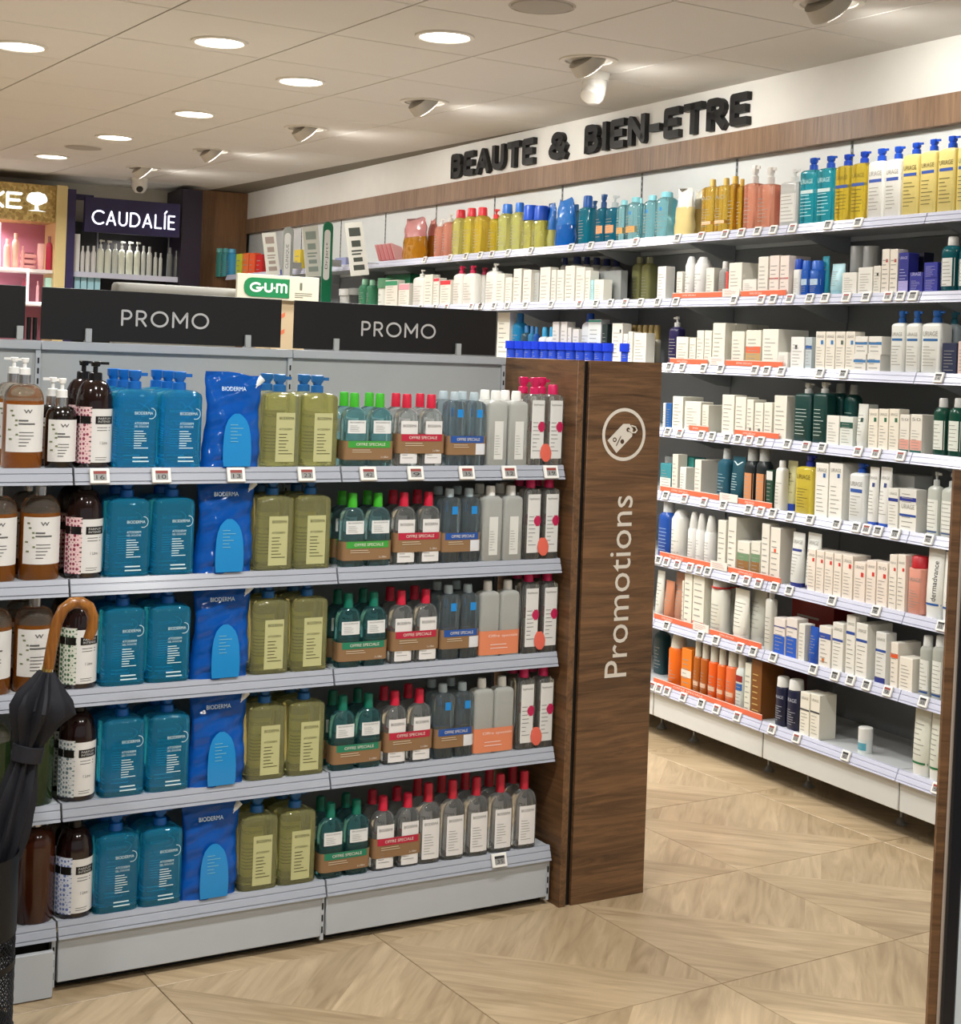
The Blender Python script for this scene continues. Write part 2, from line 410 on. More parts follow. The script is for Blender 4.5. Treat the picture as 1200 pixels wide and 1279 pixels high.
gondola_bay(-0.705, 'white promo shelving bay next to the dark wooden pillar')
gondola_bay(-1.378, 'middle white promo shelving bay holding the teal bottles and blue pouches')
gondola_bay(-2.051, 'leftmost white promo shelving bay behind the umbrella, its plinth panel dropped', True)

t = thing('promotions_pillar', 'dark walnut end pillar with white price tag emblem and lettering', 'pillar', MG, (0, 0, 0))
mesh_obj('side_panel', G().bbox(-0.022, 0.0, 0.0, 0.76, 0, 1.491, .001), wood('walnut_along', '3a2614', '7d5a3a', 1), t)
mesh_obj('shadow_gap', G().box(0, 0.0165, .010, .03, 0, 1.488), BLACK, t)  # black filler strip, stands in for the shade in the joint
fp = mesh_obj('front_panel', G().bbox(0.0165, 0.262, 0, 0.02, 0, 1.491, .001), WOOD_H, t)
mesh_obj('core', G().box(0.0, 0.262, .03, .76, 0, 1.489), wood('walnut_along', '', '', 1), t)
INK = mat('d6cfc2', 0.5)
# the word runs upwards: letters stand across x
v, f, w_, h_ = text_geo('Promotions', 0.0, 3)
sc = 0.503 / w_
g = G().add([(0.176 - b * sc, -0.0012, 0.616 + a * sc) for (a, b) in v], f)
mesh_obj('lettering', g, INK, fp, smooth=False)
def ring(g, cx, cz, r0, r1, y, n=40):
    return g.add([(cx + r * math.cos(2 * PI * i / n), y, cz + r * math.sin(2 * PI * i / n)) for r in (r0, r1) for i in range(n)],
                 [(i, (i + 1) % n, n + (i + 1) % n, n + i) for i in range(n)])
ic = (0.138, 1.289)
mesh_obj('emblem_ring', ring(G(), *ic, .064, .0735, -.0012), INK, fp, smooth=False)
def rotp(p, a): return (p[0] * math.cos(a) - p[1] * math.sin(a), p[0] * math.sin(a) + p[1] * math.cos(a))
TG = [(-.045, -.0235), (.024, -.0235), (.040, -.009), (.040, .009), (.024, .0235), (-.045, .0235)]
A45 = math.radians(42)
tp = [(ic[0] - .006 + rotp(p, A45)[0], ic[1] - .004 + rotp(p, A45)[1]) for p in TG]
mesh_obj('emblem_tag', G().add([(p[0], -.0012, p[1]) for p in tp], [tuple(range(6))]), INK, fp, smooth=False)
BRN = mat('4a3420', 0.5)
def at45(x, z): q = rotp((x, z), A45); return (ic[0] - .006 + q[0], ic[1] - .004 + q[1])
g = G(); ring(g, *at45(-.026, .009), .0035, .0065, -.0018, 16); ring(g, *at45(-.010, -.012), .0001, .0065, -.0018, 16); ring(g, *at45(.026, .0), .0001, .006, -.0018, 16)
a, b = at45(-.033, -.006), at45(-.004, .004)
g.add([(a[0], -.0018, a[1]), (a[0] + .002, -.0018, a[1] - .002), (b[0] + .002, -.0018, b[1] - .002), (b[0], -.0018, b[1])], [(0, 1, 2, 3)])
mesh_obj('emblem_percent', g, BRN, fp, smooth=False)
pc = [Vector((*at45(.026, 0), 0))]
g = G().tube([(at45(.026, 0)[0] + .0 + x_, -.0018, at45(.026, 0)[1] + z_) for (x_, z_) in ((0, 0), (.012, -.008), (.024, -.008), (.030, -.001), (.024, .008), (.010, .011))], .0022, 6)
mesh_obj('emblem_string', g, INK, fp)

def promo_sign(x0, x1, label, text=None, clips=()):
    t = thing('promo_sign', label, 'sign', MG, (x0, .376, 1.4915), group='black header signs on the gondola')
    w = x1 - x0
    p = mesh_obj('panel', G().bbox(0, w, -.002, .003, .003, .133, .0008), mat('131212', 0.45), t)
    if text: mesh_obj('lettering', joined(stroke_word(text, .202, .437, .044, .042, .0055, -.0028, -.0021, gap=.34)), mat('c9c7c4', .5), p, smooth=False)
    for c in clips: mesh_obj('clip', G().bbox(c - .008, c + .008, -.012, -.003, 0, .034, .001).bbox(c - .008, c + .008, -.003, .008, 0, .006, .001), mat('cfd3d2', .2, trans=.3), t)
promo_sign(-1.378, -0.737, 'left black sign reading PROMO above the teal bottles', 'PROMO', (.118, .545))
promo_sign(-0.700, -0.062, 'right black sign reading PROMO above the clear bottles', 'PROMO', (.125, .51))
promo_sign(-2.05, -1.417, 'black header sign with no visible lettering at the left photo edge', None, (.12, .62))
for k, xx in enumerate((-1.407, -1.392)):
    t = mesh_obj('black_tube', G().cyl(0, 0, 0, .056, .0055, 12), BLACK); t.matrix_world = MG @ Matrix.Translation((xx, .376, 1.4915))
    tag(t, ('left' if k == 0 else 'right') + ' of two short black tubes standing between the header signs', 'tube', 'black tubes on the gondola top')

# ------------------------------------------------------------------ wall shelving (bays along the right wall)
VZ = [2.0, 1.747, 1.488, 1.232, 0.980, 0.722, 0.475, 0.222]        # lip tops, top shelf first
UF = [3.556, 3.545, 3.535, 3.53, 3.53, 3.522, 3.518, 3.518]         # front of each lip
SEAM0, WBW = 2.929, 0.679
def wall_bay(label):
    t = thing('wall_shelving_bay', label, 'shelving', MW, (0, 0, 0), group='white shelving bays along the right wall')
    w = WBW
    mesh_obj('back_panel', G().box(0.001, w - .001, 3.855, 3.868, 0.1, 1.96), mat('8d9193', .5), t)  # greyer than the top panel: shade between the shelves painted into the colour
    mesh_obj('top_panel', G().box(0.001, w - .001, 3.852, 3.868, 1.962, 2.333), mat('e4e8e8', .35), t)  # paler than the back panel: the light falling on it painted in
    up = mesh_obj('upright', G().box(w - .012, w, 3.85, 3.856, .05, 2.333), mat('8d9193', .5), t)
    mesh_obj('slot_column', slots(G(), w - .004, 3.85, 2.02, 2.33, 12), DARK, up, smooth=False)
    for k, z in enumerate(VZ):
        u = UF[k]
        s = mesh_obj('base_shelf' if k == 7 else 'shelf', G().box(.002, w - .002, u + .012, 3.85, z - .022, z), mat('b9bcbd', .4), t)
        mesh_obj('price_rail', G().prism(rail_profile(u + .006, z, .034, .014), .0015, w - .0025), RAILM, s, smooth=False)
        if k < 7:
            for xx in (.003, w - .006): mesh_obj('bracket', G().prism([(u + .05, z - .024), (3.85, z - .024), (3.85, z - .085), (3.78, z - .08)], xx, xx + .003), mat('a4a7a8', .45), s, smooth=False)
    mesh_obj('plinth', G().bbox(.002, w - .004, 3.53, 3.544, .09, .185, .002), mat('cfd0cb', .45), t)
    for xx in (.10, .56):
        mesh_obj('foot', G().cyl(xx, 3.66, 0.0, .006, .022, 14).cyl(xx, 3.66, .006, .022, .018, 14, .007).cyl(xx, 3.66, .02, .2, .006, 10), mat('9a9a98', .35, metal=.6), t)
    return t
NB = ['first', 'second', 'third', 'fourth', 'fifth', 'sixth', 'seventh', 'eighth', 'ninth', 'tenth', 'eleventh', 'twelfth']
proto = wall_bay('')
for k in range(11):
    b = proto if k == 0 else copy_tree(proto)
    b.matrix_world = MW @ Matrix.Translation((-(SEAM0 + WBW * (k + 1)), 0, 0))
    b['label'] = 'white wall shelving bay, ' + NB[k] + ' from the right photo edge'

# 3D letters on the header
t = thing('header_lettering', 'black raised letters reading BEAUTE & BIEN-ETRE on the white header wall', 'lettering', MW, (0, 3.82, 2.455))
def letters(s, xa, xb, h):
    for gg in stroke_word(s, xa, xb, 0, h, .033, -.026, -.001, gap=.40, ends=False): mesh_obj('letter', gg, mat('191919', .5), t, smooth=False)
letters('BEAUTE', -7.42, -6.532, .132)
letters('&', -6.382, -6.225, .132)
letters('BIEN-ETRE', -6.058, -4.85, .132)

# ------------------------------------------------------------------ products: shared builders (all face -y, stand on z = 0)
ITEMS = []                                   # (thing, description, place, order key) -> labels are written at the end
def register(t, desc, place, key, row=0): ITEMS.append((t, desc, place, key, row))
def secs_bottle(w, d, hb, neck, e=4.0, sh=0.16, foot=.004):
    """rounded-rectangle bottle body with shoulder; hb = height of body incl. shoulder"""
    hw, hd, s = w / 2, d / 2, hb * sh
    return [(0, hw * .90, hd * .90, e), (foot, hw, hd, e), (hb - s, hw, hd, e), (hb - s * .55, hw * .95, hd * .95, e), (hb - s * .22, hw * .78, hd * .80, (e + 2) / 2), (hb - s * .05, max(neck, hw * .5), max(neck, hd * .55), 2.2), (hb, neck, neck, 2)]
def secs_round(w, hb, neck, sh=.25, foot=.004):
    r = w / 2; s = hb * sh; out = [(0, r * .93, r * .93, 2), (foot, r, r, 2), (hb - s, r, r, 2)]
    for i in range(1, 6):
        a = i / 5 * PI / 2; out.append((hb - s + s * math.sin(a), neck + (r - neck) * math.cos(a), neck + (r - neck) * math.cos(a), 2))
    return out
def pump_head(parent, z, r, h, mt, style=0, dirx=1):
    """collar, stem and nozzle head"""
    hc = h * .42
    c = mesh_obj('collar', G().loft([(z, r, r, 2), (z + hc * .9, r * .96, r * .96, 2), (z + hc, r * .8, r * .8, 2)], 16), mt, parent)
    g = G()
    if style == 0:      # chunky locking pump
        g.loft([(z + hc, r * .62, r * .62, 2), (z + h * .55, r * .7, r * .62, 3), (z + h * .62, r * .86, r * .7, 4), (z + h * .97, r * .9, r * .72, 4), (z + h, r * .78, r * .6, 4)], 14)
        g.loft([(z + h * .70, r * .75, r * .28, 4), (z + h * .88, r * .75, r * .28, 4)], 8, dirx * r * 1.15, 0)
    else:               # classic thin stem with flat head
        g.loft([(z + hc, r * .34, r * .34, 2), (z + h * .72, r * .34, r * .34, 2), (z + h * .74, r * .62, r * .55, 2), (z + h * .97, r * .7, r * .6, 3), (z + h, r * .6, r * .5, 3)], 12)
        g.loft([(z + h * .84, r * .95, r * .22, 4), (z + h * .98, r * .95, r * .22, 4)], 8, dirx * r * 1.1, 0)
    mesh_obj('pump', g, mt, parent)
def cap_geo(z, r, h, e=2, top=.93): return G().loft([(z, r, r, e), (z + h * .88, r * top, r * top, e), (z + h, r * top * .86, r * top * .86, e)], 16)

# --- promo gondola kinds
CARD = mat('8a6a48', .75); WL = mat('d9d8d4', .5); PRINT = mat('5a5a5a', .6, noise=0); PRW = mat('cfe6ea', .5, noise=0)
def place(kind, name, cat, group, desc, xs, zi, row, ysh=0.0):
    """copies of a prototype thing on shelf zi at the given x positions"""
    for x in xs:
        p = KIND[kind]
        if not p.get('used'): t = p['obj']; p['used'] = True
        else: t = copy_tree(p['obj'])
        t.matrix_world = MG @ Matrix.Translation((x, .038 + p['d'] / 2 + row * (p['d'] + .012) + ysh, GZ[zi]))
        t['category'] = cat; t['group'] = group
        register(t, desc, ['top', 'second', 'third', 'fourth', 'bottom'][zi] + ' promo shelf', x, row)
KIND = {}
def new(kind, name, d): 
    t = thing(name, '', '', MI, (0, 0, 0)); KIND[kind] = dict(obj=t, d=d); return t

def teal_gel():
    w, d, hb, h = .104, .072, .186, .230
    t = new('teal', 'shower_gel_bottle', d); S = secs_bottle(w, d, hb, .017, 5, .10)
    b = mesh_obj('body', G().loft(S, 28), glassy('34c0ee', .84, .03), t); sf = body_surf(S)
    mesh_obj('logo', text_on('BIODERMA', -.008, .036, .126, .133, sf, .0008), PRW, b, smooth=False)
    rg = G(); n = 14
    for k in range(n):
        a0, a1 = math.radians(-110 + 200 * k / n), math.radians(-110 + 200 * (k + 1) / n)
        q = [(.031 + r * math.cos(a), .129 + r * math.sin(a)) for r, a in ((.0118, a0), (.0132, a0), (.0132, a1), (.0118, a1))]
        rg.add([(x, sf(x, z) - .0008, z) for x, z in q], [(0, 1, 2, 3)])
    mesh_obj('logo_arc', rg, PRW, b, smooth=False)
    g = text_on('ATODERM', -.008, .026, .103, .1085, sf, .0008); g2 = text_on('GEL DOUCHE', -.008, .026, .096, .1005, sf, .0008); g.add(g2.v, g2.f)
    g2 = lines(-.008, .030, .045, .090, 8, sf, rnd=random.Random(3)); g.add(g2.v, g2.f)
    g2 = lines(-.010, .036, .012, .030, 2, sf, rnd=random.Random(5)); g.add(g2.v, g2.f)
    mesh_obj('print', g, PRW, b, smooth=False)
    pump_head(t, hb - .001, .0165, h - hb, mat('0f5fae', .35))
def oil_bottle():
    w, d, hb, h = .099, .072, .186, .230
    t = new('oil', 'shower_oil_bottle', d); S = secs_bottle(w, d, hb, .017, 5, .09)
    b = mesh_obj('body', G().loft(S, 28), glassy('e2e0a0', .86, .03), t); sf = body_surf(S)
    mesh_obj('label', patch(-.020, .030, .014, .135, sf, .0005, 6, 1), mat('b9b986', .4), b, smooth=False)
    g = text_on('BIODERMA', -.012, .027, .118, .125, sf, .001); g2 = text_on('ATODERM', -.012, .022, .092, .097, sf, .001); g.add(g2.v, g2.f)
    g2 = lines(-.012, .026, .030, .086, 7, sf, .001, random.Random(4), .22); g.add(g2.v, g2.f)
    mesh_obj('print', g, mat('4c4a2a', .6, noise=0), b, smooth=False)
    pump_head(t, hb - .001, .0165, h - hb, mat('1e5f9a', .35))
def black_soap(kind='soap', c1='8e3a52', c2='e6c6c6'):
    w, hb, h = .085, .204, .248
    t = new(kind, 'black_soap_bottle', w); S = secs_round(w, hb, .016, .30)
    b = mesh_obj('body', G().loft(S, 28), mat('1c0d0c', .12, spec=.7), t); sf = body_surf(S)
    lb = mesh_obj('label', patch(-.016, .040, .014, .138, sf, .0006, 10, 1), WL, b)
    pat = mesh_obj('patterned_side', patch(-.0445, -.016, .012, .142, sf, .0005, 8, 1), scale_mat(c1, c2), b)
    mesh_obj('black_band', joined([patch(-.008, .036, .103, .121, sf, .001, 8), patch(-.0445, -.018, .103, .121, sf, .001, 6)]), mat('0c0b0b', .4), b, smooth=False)
    g = joined([text_on('PARFUM', -.002, .030, .113, .118, sf, .0014), text_on('INTENSE', -.002, .030, .106, .111, sf, .0014)])
    mesh_obj('band_print', g, mat('c9c9c6', .5, noise=0), b, smooth=False)
    g = joined([lines(-.004, .030, .085, .098, 2, sf, .001, random.Random(2), .25), text_on('1 Litre', .004, .022, .056, .063, sf, .001), lines(-.006, .034, .018, .028, 2, sf, .001, random.Random(9), .25)])
    mesh_obj('print', g, PRINT, b, smooth=False)
    pump_head(t, hb - .001, .0165, h - hb, mat('121111', .3), 1, .9)
def scale_mat(c1='8e3a52', c2='e6c6c6'):
    k = 'scales' + c1
    if k in MATS: return MATS[k]
    mt = bpy.data.materials.new('fish_scale_print'); mt.use_nodes = True; nt = mt.node_tree; N = nt.nodes; b = N['Principled BSDF']
    tc = N.new('ShaderNodeTexCoord'); v = N.new('ShaderNodeTexVoronoi'); v.inputs['Scale'].default_value = 90; v.inputs['Randomness'].default_value = 0.15
    nt.links.new(tc.outputs['Object'], v.inputs['Vector'])
    cr = N.new('ShaderNodeValToRGB'); cr.color_ramp.interpolation = 'CONSTANT'; e = cr.color_ramp.elements
    e[0].color = (*lin(c1), 1); e[1].position = .42; e[1].color = (*lin(c2), 1); x = e.new(.68); x.color = (*lin('3a1420' if c1 == '8e3a52' else c1), 1)
    nt.links.new(v.outputs['Distance'], cr.inputs[0]); nt.links.new(cr.outputs[0], b.inputs['Base Color']); b.inputs['Roughness'].default_value = .4
    MATS[k] = mt
    return mt
def pouch():
    w, h = .148, .232; t = new('pouch', 'refill_pouch', .060); g = G(); n = 32; K = 26; v = []; f = []
    for k in range(K + 1):
        z = h * k / K; q = k / K
        half = w / 2 * (.96 + .04 * math.cos(q * 6)) * (1 if q < .8 else 1 - (q - .8) * .18)
        thick = .028 * (1 - q ** 2.2) + .0022 + (.006 * math.sin(q * 9) if .1 < q < .8 else 0)
        for i in range(n):
            a = 2 * PI * (i + .5) / n; ca, sa = math.cos(a), math.sin(a)
            x = half * math.copysign(abs(ca) ** .75, ca); y = thick * math.copysign(abs(sa) ** .9, sa) + .0032 * math.sin(x * 130 + z * 70) * (1 - abs(ca)) + .0022 * math.sin(x * 60 - z * 150) + .004 * math.sin(z * 45 + x * 25)
            v.append((x + .006 * math.sin(q * 2.4), y, z if k < K else z - .016 * max(0, x / half) ))
    for k in range(K):
        for i in range(n): j = (i + 1) % n; f.append((k * n + i, k * n + j, (k + 1) * n + j, (k + 1) * n + i))
    f += [tuple(reversed(range(n))), tuple(range(K * n, K * n + n))]; g.add(v, f)
    b = mesh_obj('bag', g, mat('1264c8', .09, trans=.45, ior=1.4, noise=0), t)
    mesh_obj('spout', G().tube([(.058, -.002, .196), (.072, -.004, .212), (.078, -.005, .218)], [.010, .009, .009], 12), mat('dfe5e4', .35), t)
    fs = lambda x, z: -.031 - .004 * math.sin(z * 45 + x * 25)
    wv = lambda x, z: -(.028 * (1 - (z / h) ** 2.2) + .0022) - .0075
    g = G(); rowsz = [(.004, .034), (.02, .036), (.05, .036), (.08, .034), (.1, .030), (.115, .024), (.126, .014), (.131, .006)]
    g.add([(.006 + sx * hw_, wv(0, z_) - .0006, z_) for z_, hw_ in rowsz for sx in (-1, -.33, .33, 1)], [(4 * k + i, 4 * k + i + 1, 4 * k + 5 + i, 4 * k + 4 + i) for k in range(7) for i in range(3)])
    mesh_obj('window', g, mat('1f84c4', .15, noise=0), b)
    mesh_obj('logo', text_on('BIODERMA', -.032, .030, .186, .196, wv, .002), PRW, b, smooth=False)
    mesh_obj('print', lines(-.012, .022, .06, .108, 6, wv, .0015, random.Random(8), .2), mat('6fb4cc', .5, noise=0), b, smooth=False)
def amber(kind, w, hb, h, body, clear=None, capc='e6e6e2', lab=(.038, .145), top=.80):
    t = new(kind, 'pump_soap_bottle', w); S = secs_round(w, hb, .017, .2)
    if clear:
        zc = hb * top; S1 = [s for s in S if s[0] < zc] + [(zc, S[2][1], S[2][2], 2)]; S2 = [(zc, S[2][1], S[2][2], 2)] + [s for s in S if s[0] > zc]
        b = mesh_obj('body', G().loft(S1, 24), glassy(body, .7, .05), t); mesh_obj('clear_shoulder', G().loft(S2, 24), glassy('ece4d4', .95, .03), t)
    else: b = mesh_obj('body', G().loft(S, 24), mat(body, .15, spec=.6), t)
    sf = body_surf(S); x1 = w * .46
    if lab:
        mesh_obj('label', patch(-x1, x1, lab[0], lab[1], sf, .0005, 12, 1), WL, b)
        z0, z1 = lab; H = z1 - z0
        g = joined([lines(-w * .22, w * .22, z0 + H * .56, z0 + H * .70, 2, sf, .001, random.Random(1), .5), lines(-w * .2, w * .2, z0 + H * .1, z0 + H * .45, 5, sf, .001, random.Random(6), .25), text_on('w', -.010, .010, z0 + H * .82, z0 + H * .9, sf, .001)])
        mesh_obj('print', g, PRINT, b, smooth=False)
        g = G()
        for k in range(7):
            x = -x1 * random.Random(k).uniform(.55, .95); z = z0 + H * (.25 + .1 * k); p = patch(x, x + .005, z, z + .004, sf, .001, 1); g.add(p.v, p.f)
        mesh_obj('leaf_print', g, mat('6f7a55', .6, noise=0), b, smooth=False)
    mesh_obj('silver_collar', G().cyl(0, 0, hb - .001, hb + .020, .0145, 16), mat('b9b9b9', .25, metal=.9), t)
    pump_head(t, hb + .019, .0125, h - hb - .019, mat(capc, .4), 1, -.9)
def clear_bottle(kind, name, w, d, hb, h, liquid, capc, capr=.0135, lab=None, e=3.4, sh=.2, trans=.93, extra=None, pump=False):
    t = new(kind, name, d); bottle_parts(t, w, d, hb, h, liquid, capc, capr, lab, e, sh, trans, pump); return t
def bottle_parts(t, w, d, hb, h, liquid, capc, capr, lab, e, sh, trans, pump=False, ox=0, sub=False):
    S = secs_bottle(w, d, hb, capr * .9, e, sh); sf = body_surf(S)
    par = t
    b = mesh_obj('bottle' if sub else 'body', G().loft(S, 24), glassy(liquid, trans, .04), t, M=Matrix.Translation((ox, 0, 0)))
    par = b if sub else t
    if pump: pump_head(par, hb - .001, capr, h - hb, mat(capc, .35))
    else: mesh_obj('cap', cap_geo(hb - .001, capr, h - hb), mat(capc, .35), par)
    if lab:
        z0, z1, hwf, col, brand = lab
        mesh_obj('label', patch(-w * hwf, w * hwf, z0, z1, sf, .0005, 8, 1), mat(col, .5), b)
        H = z1 - z0; xs = w * hwf * .8
        g = G()
        if brand: q = text_on(brand, -xs, xs, z1 - min(H * .2, .016), z1 - min(H * .1, .009), sf, .001); g.add(q.v, q.f)
        q = lines(-xs, xs * .7, z0 + H * .1, z1 - H * .35, 8 if H > .06 else 4, sf, .001, random.Random(3), .16); g.add(q.v, q.f)
        mesh_obj('print', g, mat('7c7c7a', .6, noise=0), b, smooth=False)
    return b
def two_pack(kind, name, w, d, hb, h, liquid, capc, lab, pitch, strip, z0, z1, word, kraft=CARD, e=3.4, sh=.26, capr=.0125, extra=None, full=None, trans=.93):
    t = new(kind, name, d + .004); 
    for ox in (-pitch / 2, pitch / 2):
        b = bottle_parts(t, w, d, hb, h, liquid, capc, capr, lab, e, sh, trans, ox=ox, sub=True)
        if extra == 'blue_tag': mesh_obj('blue_square', patch(-.003, .014, hb * .74, hb * .86, body_surf(secs_bottle(w, d, hb, .012, e, sh)), .0006, 3), mat('1c86d0', .4), b)
    W = (pitch + w) / 2 + .0012; D = d / 2 + .0012
    SS = [(z0, W, D, 6), (z1, W, D, 6)]
    s = mesh_obj('sleeve', G().loft(SS, 28, caps=False), full or kraft, t); sf = body_surf(SS)
    if strip:
        zs = z0 + (z1 - z0) * .64
        mesh_obj('strip', patch(-W * .99, W * .99, zs, z1, sf, .0006, 12), mat(strip, .5), s)
        mesh_obj('print', joined([text_on(word, -W * .55, W * .62, zs + (z1 - zs) * .3, zs + (z1 - zs) * .72, sf, .0012), text_on('2 x 500ml', W * .45, W * .75, z0 + (z1 - z0) * .1, z0 + (z1 - z0) * .2, sf, .0012)]), mat('dfd9cd', .5, noise=0), s, smooth=False)
        mesh_obj('kraft_print', lines(-W * .7, W * .2, z0 + (z1 - z0) * .36, z0 + (z1 - z0) * .58, 2, sf, .0012, random.Random(5), .3), mat('d0bfa3', .6, noise=0), s, smooth=False)
    else:
        mesh_obj('print', joined([text_on(word, -W * .6, W * .85, z1 - (z1 - z0) * .3, z1 - (z1 - z0) * .15, sf, .001), lines(-W * .5, W * .5, z0 + (z1 - z0) * .2, z0 + (z1 - z0) * .5, 2, sf, .001, random.Random(5), .2)]), mat('f3d9cf', .5, noise=0), s, smooth=False)
    if extra == 'blue_tag': mesh_obj('white_corner', patch(W * .42, W * .98, z0 + .001, z0 + (z1 - z0) * .6, sf, .0009, 5), mat('d8dade', .5), s)

teal_gel(); oil_bottle(); black_soap(); black_soap('soapgreen', '3f6a48', 'd4d8cc'); black_soap('soapgrey', '6a8088', 'd8dcdc'); black_soap('soapblue', '6a80b8', 'd4dae8'); pouch()
amber('amber', .090, .192, .250, 'c4782c', True)
amber('darksmall', .070, .142, .206, '140c09', None, lab=(.016, .112))
amber('olive', .088, .192, .250, '3f5a34', True, lab=None)
amber('brown', .088, .215, .262, '3a1a0c', None, lab=None)
two_pack('green', 'micellar_two_pack', .066, .046, .152, .188, 'a9d8dc', '3fae2a', (.085, .118, .38, 'dcdedc', 'BIODERMA'), .072, '3c9a3a', .018, .066, 'OFFRE SPECIALE')
two_pack('greendark', 'micellar_two_pack', .066, .046, .152, .188, '6fbcc0', '0f6f5a', (.085, .118, .38, 'dcdedc', 'BIODERMA'), .072, '1f7a5a', .018, .066, 'OFFRE SPECIALE')
two_pack('red', 'micellar_two_pack', .066, .046, .152, .188, 'e8ecea', 'c8203c', (.008, .118, .37, 'dedcd9', 'BIODERMA'), .072, 'b3203c', .034, .084, 'OFFRE SPECIALE')
two_pack('blue', 'lotion_two_pack', .057, .046, .174, .196, 'c4d6de', 'a9b9bf', None, .059, '1f4f9a', .030, .080, 'OFFRE SPECIALE', e=5, sh=.1, extra='blue_tag')
two_pack('orange', 'lotion_two_pack', .061, .046, .176, .202, 'e4e6e0', 'e6e6e0', None, .063, None, .006, .070, 'Offre speciale', e=5, sh=.09, full=mat('d9825c', .5), trans=.6)
clear_bottle('white', 'micellar_bottle', .061, .046, .176, .202, 'e4e6e0', 'e6e6e0', .0135, (.018, .120, .22, 'd5d6d0', None), e=5, sh=.09, trans=.6)
def pink_bottle(kind, pump):
    t = clear_bottle(kind, 'micellar_bottle', .055, .046, .195, .240 if pump else .222, 'e8eae6', 'c81e58', .0135, (.020, .178, .36, 'd6d6d2', 'byphasse'), e=5, sh=.08, pump=pump)
    sf = body_surf(secs_bottle(.055, .046, .195, .0122, 5, .08))
    mesh_obj('magenta_sticker', joined([patch(.012 - a, .012 + a, .104 + z, .104 + z + .004, sf, .0011, 4) for z, a in ((-.012, .006), (-.008, .0095), (-.004, .0115), (0, .012), (.004, .0115), (.008, .0095), (.012, .006))]), mat('b81e50', .45), t)
pink_bottle('pink', False); pink_bottle('pinkpump', True)
clear_bottle('single', 'micellar_bottle', .070, .048, .160, .208, 'e8eae8', 'bb2438', .0125, (.014, .118, .36, 'dedcd9', 'BIODERMA'), e=3.2, sh=.26)

XS = {  # x positions per shelf, from the photograph
    0: dict(amber=[-1.484], darksmall=[-1.400], soap=[-1.322], teal=[-1.230, -1.120], pouch=[-0.990], oil=[-.862, -.760], green=[-.624], red=[-.474], blue=[-.338], white=[-.243, -.179], pink=[-.062], pinkpump=[-.1205]),
    1: dict(amber=[-1.437, -1.535], soap=[-1.335], teal=[-1.239, -1.129], pouch=[-1.0], oil=[-.871, -.769], green=[-.619], red=[-.472], blue=[-.344], white=[-.249, -.185], pink=[-.123, -.064]),
    2: dict(amber=[-1.441, -1.538], soapgreen=[-1.338], teal=[-1.240, -1.130], pouch=[-1.0], oil=[-.872, -.768], greendark=[-.621], red=[-.470], blue=[-.337], orange=[-.2145], pink=[-.118, -.058]),
    3: dict(olive=[-1.432, -1.530], soapgrey=[-1.333], teal=[-1.232, -1.122], pouch=[-1.000], oil=[-.872, -.766], greendark=[-.626], red=[-.478], blue=[-.343], orange=[-.222], pink=[-.122, -.060]),
    4: dict(brown=[-1.421], soapblue=[-1.330], teal=[-1.237, -1.130], pouch=[-1.009], oil=[-.882, -.780], greendark=[-.649], red=[-.501], single=[-.405, -.332, -.259, -.184, -.108]),
}
DESC = dict(soapgreen=('black domed soap bottle with green patterned label', 'bottle'), soapgrey=('black domed soap bottle with grey patterned label', 'bottle'), soapblue=('black domed soap bottle with blue patterned label', 'bottle'), amber=('amber pump soap bottle with white label', 'bottle'), darksmall=('small dark pump bottle with white label', 'bottle'), soap=('black domed soap bottle with pink patterned label', 'bottle'), teal=('teal shower gel pump bottle', 'bottle'),
    pouch=('blue refill pouch with white spout', 'pouch'), oil=('yellow-green shower oil pump bottle', 'bottle'), green=('bright green capped bottle pair in kraft sleeve', 'two pack'), greendark=('dark green capped bottle pair in kraft sleeve', 'two pack'),
    red=('red capped clear bottle pair in kraft sleeve', 'two pack'), blue=('bluish clear bottle pair with blue sleeve strip', 'two pack'), orange=('white capped bottle pair in orange sleeve', 'two pack'), white=('clear bottle with white cap and pale label', 'bottle'),
    pink=('slim clear bottle with pink cap', 'bottle'), pinkpump=('slim clear bottle with pink pump', 'bottle'), single=('clear bottle with red cap, white label', 'bottle'), olive=('large dark green pump bottle', 'bottle'), brown=('large dark brown pump bottle', 'bottle'))
GRP = 'on the promo gondola'
for zi, dd in XS.items():
    for k, xs in dd.items():
        ds, cat = DESC[k]
        place(k, '', cat, cat + 's like this ' + GRP + ': ' + k, ds, xs, zi, 0)
        if k in ('pouch', 'orange', 'brown', 'olive'): continue
        if k == 'pink' and zi == 0: place('pinkpump', '', 'bottle', 'bottles like this ' + GRP + ': pinkpump', DESC['pinkpump'][0], [-.121, -.062], 0, 1); continue
        if k == 'pinkpump': continue
        place(k, '', cat, cat + 's like this ' + GRP + ': ' + k, ds, xs, zi, 1)
        if k == 'teal' and zi == 0: place(k, '', cat, cat + 's like this ' + GRP + ': ' + k, ds, xs, zi, 2)

# coral egg stickers on the pink bottles' pairs
for zi in range(4):
    x = -.092 if zi else -.094
    t = mesh_obj('hang_tag', G().loft([(0, .006, .0012, 2), (.010, .016, .0016, 2), (.024, .0185, .0018, 2), (.038, .015, .0016, 2), (.048, .008, .0012, 2)], 16), mat('d2604e', .4))
    t.matrix_world = MG @ Matrix.Translation((x, .0325, GZ[zi] + .012)) @ Matrix.Rotation(-.12, 4, 'X')
    tag(t, 'coral red tag on the pink capped bottles, ' + ['top', 'second', 'third', 'fourth'][zi] + ' promo shelf', 'tag', 'coral tags on bottles')

